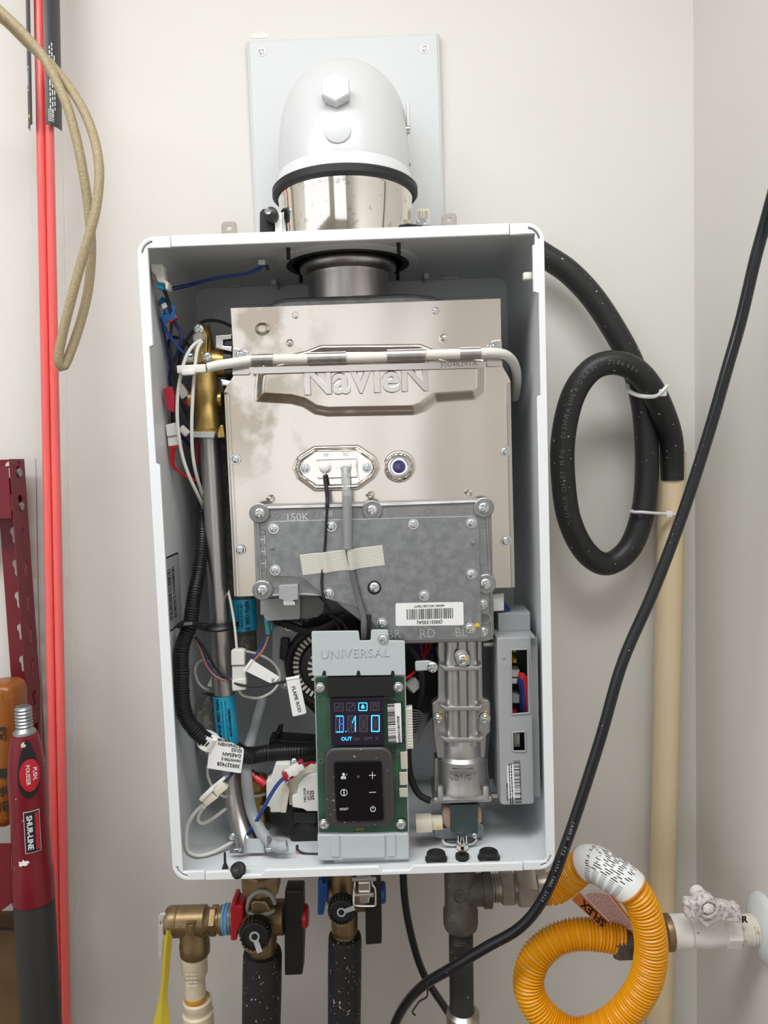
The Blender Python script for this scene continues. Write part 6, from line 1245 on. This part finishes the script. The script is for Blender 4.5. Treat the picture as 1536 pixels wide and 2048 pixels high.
# ================================================================== cold water valve set (right)
VM = .125
cv_ = thing('cold_water_valve', q('M', 335, 700, VM), 'brass isolation valve with blue handle and black cap under the heater', 'valve')
b = MB(); rm = ppx('M', 106, VM); ta, ba = q('M', 330, 120, VM), q('M', 345, 712, VM); axm = (ba-ta).normalized(); Lm = (ba-ta).length
b.lathe([(rm*1.0, 0), (rm*1.06, Lm*.2), (rm*1.04, Lm*.6), (rm*1.0, Lm*.78), (rm*.98, Lm*.84), (rm*.9, Lm*.86), (rm*.93, Lm*.92), (rm*.88, Lm)], ta, axm, 'brass_old', n=36)
zm = q('M', 335, 360, VM).z
b.lathe([(rm*1.05, 0), (rm*1.05, q('M', 505, 360, VM).x-q('M', 335, 360, VM).x)], (q('M', 335, 360, VM).x, RIM+VM, zm), (1, 0, 0), 'brass_old', n=30)
b.lathe([(rm*.8, 0), (rm*.8, q('M', 335, 360, VM).x-q('M', 212, 360, VM).x)], (q('M', 212, 360, VM).x, RIM+VM, q('M', 212, 330, VM).z), (1, 0, 0), 'brass_old', n=30)
b.lathe([(rm*.65, 0), (rm*.65, .035)], q('M', 325, 420, VM), (0, -1, .12), 'brass_old', n=24)
b.plate(rounded(pl('M', [(300, 535), (390, 532), (390, 600), (300, 602)], VM-rm-.0002), .001), VM-rm-.0002, .004, 'brass_old', .0006)
b.build('valve_body', cv_)
cap(cv_, 'M', 325, 420, ppx('M', 100, .09), .092, math.radians(18))
b = MB(); b.plate(rounded(pl('M', [(136, 235), (172, 232), (178, 262), (215, 262), (220, 385), (196, 410), (180, 502), (134, 503), (136, 380)], VM-.015), .002), VM-.015, .026, 'handle_blue', .002); b.build('drain_handle', cv_, 'blue drain valve handle')
b = MB(); b.plate(rounded(pl('M', [(505, 150), (612, 150), (625, 340), (628, 722), (505, 732), (500, 400)], VM-.012), .002), VM-.012, .026, 'black_plastic', .002); b.build('shutoff_lever', cv_, 'long black shutoff lever')
MB().lathe([(.0135, 0), (.0135, .004), (.011, .006)], (q('M', 624, 325, VM).x, RIM+VM, q('M', 624, 325, VM).z), (1, 0, 0), 'handle_blue', n=24).build('lever_cap', cv_, 'blue cap on the black lever')
foam('M', 345, 648, 338, 1480, VM, 134, 'foam_insulation', 'speckled black foam pipe lagging under the blue-handled valve')
# condensate / relief nipples into the heater underside are hidden by the rim

# ================================================================== left side: braided hose, marker rods, rack, pole
hh = [(-60, 0, .10), (0, 55, .10), (100, 150, .10), (220, 290, .10), (290, 420, .10), (350, 560, .10), (398, 740, .102), (432, 920, .105), (456, 1100, .11), (468, 1280, .114), (452, 1480, .116), (412, 1650, .115), (362, 1800, .112), (325, 1880, .108), (300, 1860, .103), (308, 1770, .10), (345, 1610, .097), (392, 1430, .094), (440, 1260, .092), (485, 1100, .092), (506, 950, .093), (505, 830, .095), (480, 700, .098), (430, 570, .102), (350, 440, .108), (250, 320, .114), (140, 220, .116), (40, 120, .116), (-60, 40, .116)]
tubething('braided_hose', 'I', hh, .0056, 'hose_braid', 'tan braided flexible hose hanging in a long loop on the left', 'hose', 16, .005)
tt, tb_ = q('P', 82, -260, .21), q('P', 127, 2120, .165); tb_ = tt+(tb_-tt)*((tt.z-.004)/(tt.z-tb_.z))
axt = (tb_-tt).normalized(); Ltt = (tb_-tt).length; rtu = .0205
ut = axt.cross(Vector((0, 1, 0))).normalized(); ut = ut if ut.x > 0 else -ut; fwd = ut.cross(axt); fwd = fwd if fwd.y < 0 else -fwd
pkg = thing('clear_tube', tb_, 'tall clear plastic packing tube with a black wrap label', 'tube')
b = MB(); b.lathe([(rtu, 0), (rtu, Ltt), (rtu-.0006, Ltt), (rtu-.0006, 0)], tt, axt, 'clear_plastic', n=40, cap=False, closed=True); b.build('tube_wall', pkg)
def wrap(a0, a1, l0, l1, m, r_, bb, n=12):
    vv = []
    for l in (l0, l1):
        for k in range(n+1):
            a = math.radians(a0+(a1-a0)*k/n); vv.append(tt+axt*l+(ut*math.sin(a)+fwd*math.cos(a))*r_)
    bb.add(vv, [(k, k+1, n+2+k, n+1+k) for k in range(n)], m)
lend = (q('P', 100, 255, .19)-tt).dot(axt)
for a0, a1, nm in ((-92, -24, 0), (24, 92, 1)):
    b = MB(); wrap(a0, a1, 0, lend, 'label_black', rtu+.0005, b)
    rnd = random.Random(3+nm)
    if nm == 1:
        for s_, l0, l1 in ((48, lend-.105, lend-.012), (40, lend-.10, lend-.02), (56, lend-.09, lend-.02)):
            l = l0
            while l < l1: d_ = rnd.uniform(.003, .009); wrap(s_-2, s_+2, l, min(l+d_, l1), 'ink_white', rtu+.0008, b, 3); l += d_+.002
        for s_ in (34, 42, 50, 58):
            l = .005
            while l < .085: d_ = rnd.uniform(.002, .006); wrap(s_-1.6, s_+1.6, l, l+d_, 'ink_white', rtu+.0008, b, 3); l += d_+.002
        for k in range(7): wrap(32, 52, lend-.020+k*.0022, lend-.019+k*.0022, 'ink_white', rtu+.0008, b, 4)
    else:
        for l0 in (lend-.075, lend-.046): wrap(-62, -40, l0, l0+.0015, 'ink_white', rtu+.0008, b, 4)
        wrap(-63, -61, lend-.075, lend-.046, 'ink_white', rtu+.0008, b, 2); wrap(-41, -39, lend-.075, lend-.046, 'ink_white', rtu+.0008, b, 2); wrap(-55, -47, lend-.070, lend-.052, 'ink_white', rtu+.0008, b, 3); wrap(-50, -36, lend-.014, lend-.010, 'yellow_paint', rtu+.0008, b, 3)
    b.build('wrap_label', pkg, 'black wrap label with white print')
for k, (off, dep, m, lab) in enumerate(((-.0058, .003, 'neon_red', 'left fluorescent red marker rod in the clear tube'), (.0055, .003, 'neon_red', 'right fluorescent red marker rod in the clear tube'), (.0005, -.0085, 'neon_red_dark', 'rear darker red marker rod in the clear tube'))):
    o_ = ut*(off+.0005)+fwd*dep; MB().tube([tt+o_+axt*.01, tt+axt*(Ltt*.5)+o_+ut*(.0008*(k-1)), tb_+o_-axt*.01], .0055, m, 14, .1, straight=True).build('marker_rod', None, lab, 'marker rod', 'red marker rods in the clear tube')
# red steel rack
XP = -0.4655; df, db = .196, .236
rk = thing('storage_rack', (XP-.05, RIM+.22, Z0-.4), 'dark red steel storage rack with keyhole-slotted post', 'rack')
ztp = qx('J', 60, 130, XP).z; zlo = .002
def keyhole(cy, cz, s_=1.0):
    return arc(cy, cz+.004*s_, .0062*s_, -50, 230, 10)+[(cy-.0032*s_, cz-.004*s_)]+arc(cy, cz-.010*s_, .0034*s_, 180, 360, 6)+[(cy+.0032*s_, cz-.004*s_)]
Mside = Matrix(((0, 0, 1, XP), (1, 0, 0, 0), (0, 1, 0, 0), (0, 0, 0, 1)))
zk = [qx('J', 145, 650, XP-.001).z]; zk2 = [qx('J', 213, 1770, XP-.001).z]; pit = (zk[0]-zk2[0])/5
ycen = (RIM+df+RIM+db)/2+.001
ks = [zk[0]-pit*k for k in range(-2, 14)]
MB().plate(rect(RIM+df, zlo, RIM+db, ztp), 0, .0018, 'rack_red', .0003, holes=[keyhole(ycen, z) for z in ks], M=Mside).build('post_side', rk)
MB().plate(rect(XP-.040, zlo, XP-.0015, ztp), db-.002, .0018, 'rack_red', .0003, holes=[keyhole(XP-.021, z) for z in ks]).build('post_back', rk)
for j in (-2, -1): MB().lathe([(.0058, -.001), (.0058, .0016), (.0048, .0026), (.002, .003)], (XP, ycen, ks[j+2]-.006), (1, 0, 0), 'galvanised', n=18).build('rivet', rk)
zb1, zb2 = q('J', 0, 180, .19).z, q('J', 0, 540, .19).z
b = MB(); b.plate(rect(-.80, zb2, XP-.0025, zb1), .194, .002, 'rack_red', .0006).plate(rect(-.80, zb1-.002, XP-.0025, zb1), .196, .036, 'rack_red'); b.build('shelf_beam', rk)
zb3, zb4 = q('K', 0, 1030, .12).z, q('K', 20, 1400, .12).z
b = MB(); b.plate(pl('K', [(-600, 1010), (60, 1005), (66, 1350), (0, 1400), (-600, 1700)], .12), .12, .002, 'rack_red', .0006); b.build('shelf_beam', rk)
# orange bag on the rack
b = MB(); bp = [(-330, 130), (-60, 92), (20, 92), (55, 110), (72, 170), (74, 420), (62, 700), (58, 880), (30, 925), (-330, 960)]
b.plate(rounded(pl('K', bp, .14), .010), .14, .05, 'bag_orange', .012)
cc = .1385
for t, x, y, s_ in (('Ge', 26, 345, .010), ('Clai', 20, 385, .010), ('afe', 26, 700, .018), ('er', 26, 800, .030)):
    b.text(t, s_, front(cc) @ Matrix.Translation((*pl('K', [(x-12, y)], cc)[0], 0)) @ Matrix.Rotation(math.pi, 4, 'Z'), 'ink_black', bold=.0003)
b.plate(pl('K', [(-200, 580), (58, 572), (58, 620), (-200, 640)], cc), cc, .0004, 'ink_black'); b.build('orange_bag', None, 'orange plastic package with black print on the red rack', 'package')
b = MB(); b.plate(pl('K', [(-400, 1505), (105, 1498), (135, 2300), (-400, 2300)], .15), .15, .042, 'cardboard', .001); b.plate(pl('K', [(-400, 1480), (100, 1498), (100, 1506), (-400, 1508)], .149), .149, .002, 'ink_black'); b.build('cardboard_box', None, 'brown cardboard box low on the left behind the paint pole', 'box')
# paint pole
DP = .10
pp = thing('paint_pole', q('K', 240, 2048, DP), 'dark red and black telescopic paint pole with threaded metal tip', 'paint pole')
A0 = q('K', 133, 208, DP); A1 = q('K', 240, 2060, DP)
axp = (A1-A0).normalized(); Lpp = (A1-A0).length
def ln(y): return (q('K', 133+(y-208)*107/1852, y, DP)-A0).dot(axp)
w1 = lambda n: ppx('K', n, DP)
MB().lathe([(w1(40), 0)]+[(w1(50) if k % 2 else w1(43), .0015+(ln(342)-.002)*k/13) for k in range(14)]+[(w1(64), ln(352)), (w1(66), ln(366)), (w1(50), ln(368))], A0, axp, 'galvanised', n=28).build('threaded_tip', pp, 'ribbed galvanised metal tip')
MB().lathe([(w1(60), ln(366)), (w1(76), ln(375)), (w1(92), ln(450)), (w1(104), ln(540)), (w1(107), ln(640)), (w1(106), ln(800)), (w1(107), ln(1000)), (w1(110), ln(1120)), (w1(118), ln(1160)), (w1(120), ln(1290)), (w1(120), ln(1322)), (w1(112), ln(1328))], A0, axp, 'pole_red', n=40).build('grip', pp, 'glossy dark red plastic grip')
MB().lathe([(w1(112), ln(1322)), (w1(116), ln(1340)), (w1(116), Lpp+.80)], A0, axp, 'tube_black', n=36).build('pole_tube', pp, 'matt black tube')
up_ = -axp; nrp = (CAM-(A0+axp*.2)); nrp = (nrp-up_*nrp.dot(up_)).normalized(); urp = up_.cross(nrp).normalized()
def ppt(s_, l, r_, lift=0): a = s_/r_; return A0+axp*l+(urp*math.sin(a)+nrp*math.cos(a))*(r_+lift)
def blob(cx_, cl, hx_, hl, r_, lift, m, n=28, sq=2.0, tip=0.0):
    bb = MB(); vv = []; R_ = 6
    for j in range(R_+1):
        for k in range(n):
            a = 2*math.pi*k/n; ca, sa = math.cos(a), math.sin(a); f = j/R_
            x = hx_*math.copysign(abs(ca)**(2/sq), ca)*f; l = hl*math.copysign(abs(sa)**(2/sq), sa)*f
            if tip: x *= 1-tip*max(0, -sa)**1.0*.0-tip*(0.5-0.5*sa)*.8
            vv.append(ppt(cx_+x, cl+l, r_, lift*(1-.15*f**4)))
    ff = [(j*n+k, j*n+(k+1) % n, (j+1)*n+(k+1) % n, (j+1)*n+k) for j in range(R_) for k in range(n)]
    vv += [ppt(*( (cx_+0, cl) ), r_, 0)]; bb.add(vv, ff, m); return bb
rg = w1(104)
blob(.002, ln(535), w1(76), (ln(700)-ln(370))/2, rg, .0022, 'black_plastic', tip=.75).build('button_surround', pp, 'black teardrop button surround')
bt = blob(.003, ln(570), w1(50), (ln(662)-ln(478))/2, rg, .0040, 'handle_red')
for t, s_ in (('PUSH,', .0060), ('POUSSER', -.0030)):
    P = ppt(.003+s_*.75, ln(565), rg, .0046); bt.text(t, .0066, frame(P, axp, urp*1.0), 'ink_white', bold=.00005, sx=.95)
bt.build('push_button', pp, 'oval red button reading PUSH POUSSER')
MB().lathe([(w1(18), 0), (w1(18), .002), (w1(8), .003)], ppt(-.001, ln(402), rg*.86, .0022), nrp, 'cpvc', n=18).build('button_pin', pp)
rg2 = w1(107); bl_ = MB(); L0, L1 = ln(775), ln(1010)
def strp(s0, s1, l0, l1, m, lift): 
    n = 8; V_ = [ppt(s0+(s1-s0)*k/n, l, rg2, lift) for l in (l0, l1) for k in range(n+1)]; bl_.add(V_, [(k, k+1, n+2+k, n+1+k) for k in range(n)], m)
strp(-.0065, .0115, L0, L1, 'ink_white', .0008); strp(-.0058, .0108, L0+.0008, L1-.0008, 'ink_black', .0011); strp(.0058, .0098, L0+.003, L1-.003, 'handle_red', .0014)
P = ppt(-.0006, (L0+L1)/2, rg2, .0018); bl_.text('SHUR-LINE', .0088, frame(P, axp, urp), 'ink_white', bold=.0002, sx=1.02, depth=.0004); bl_.build('logo_plate', pp, 'black plate reading SHUR-LINE')
sp = MB(); rnd = random.Random(2); cpt = (-.010, ln(1062))
sp.add([ppt(cpt[0]+w1(38)*(.5+.5*rnd.random())*math.cos(a), cpt[1]+w1(24)*(.4+.6*rnd.random())*math.sin(a), rg2*1.02, .0007) for a in np.linspace(0, 2*math.pi, 22)[:-1]]+[ppt(cpt[0], cpt[1], rg2*1.02, .0009)], [(k, (k+1) % 21, 21) for k in range(21)], 'paper_white'); sp.build('paint_splash', pp, 'dried white paint splash')
MB().plate([(x, z) for x, z in pl('P', [(500, 76), (508, 66), (520, 69), (526, 62), (532, 68), (540, 64), (536, 76)], WD-.0006)], WD-.0006, .0006, 'paper_white').build('paint_chip', None, 'small torn flake of wall paint above the vent plate', 'paint flake')
# ceiling lamp
MB().box((LAMP[0], LAMP[1], 2.69), (1.84, 0.44, 0.02), 'white_metal', .004).build('ceiling_lamp', None, 'white ceiling shop lamp above the heater', 'lamp')
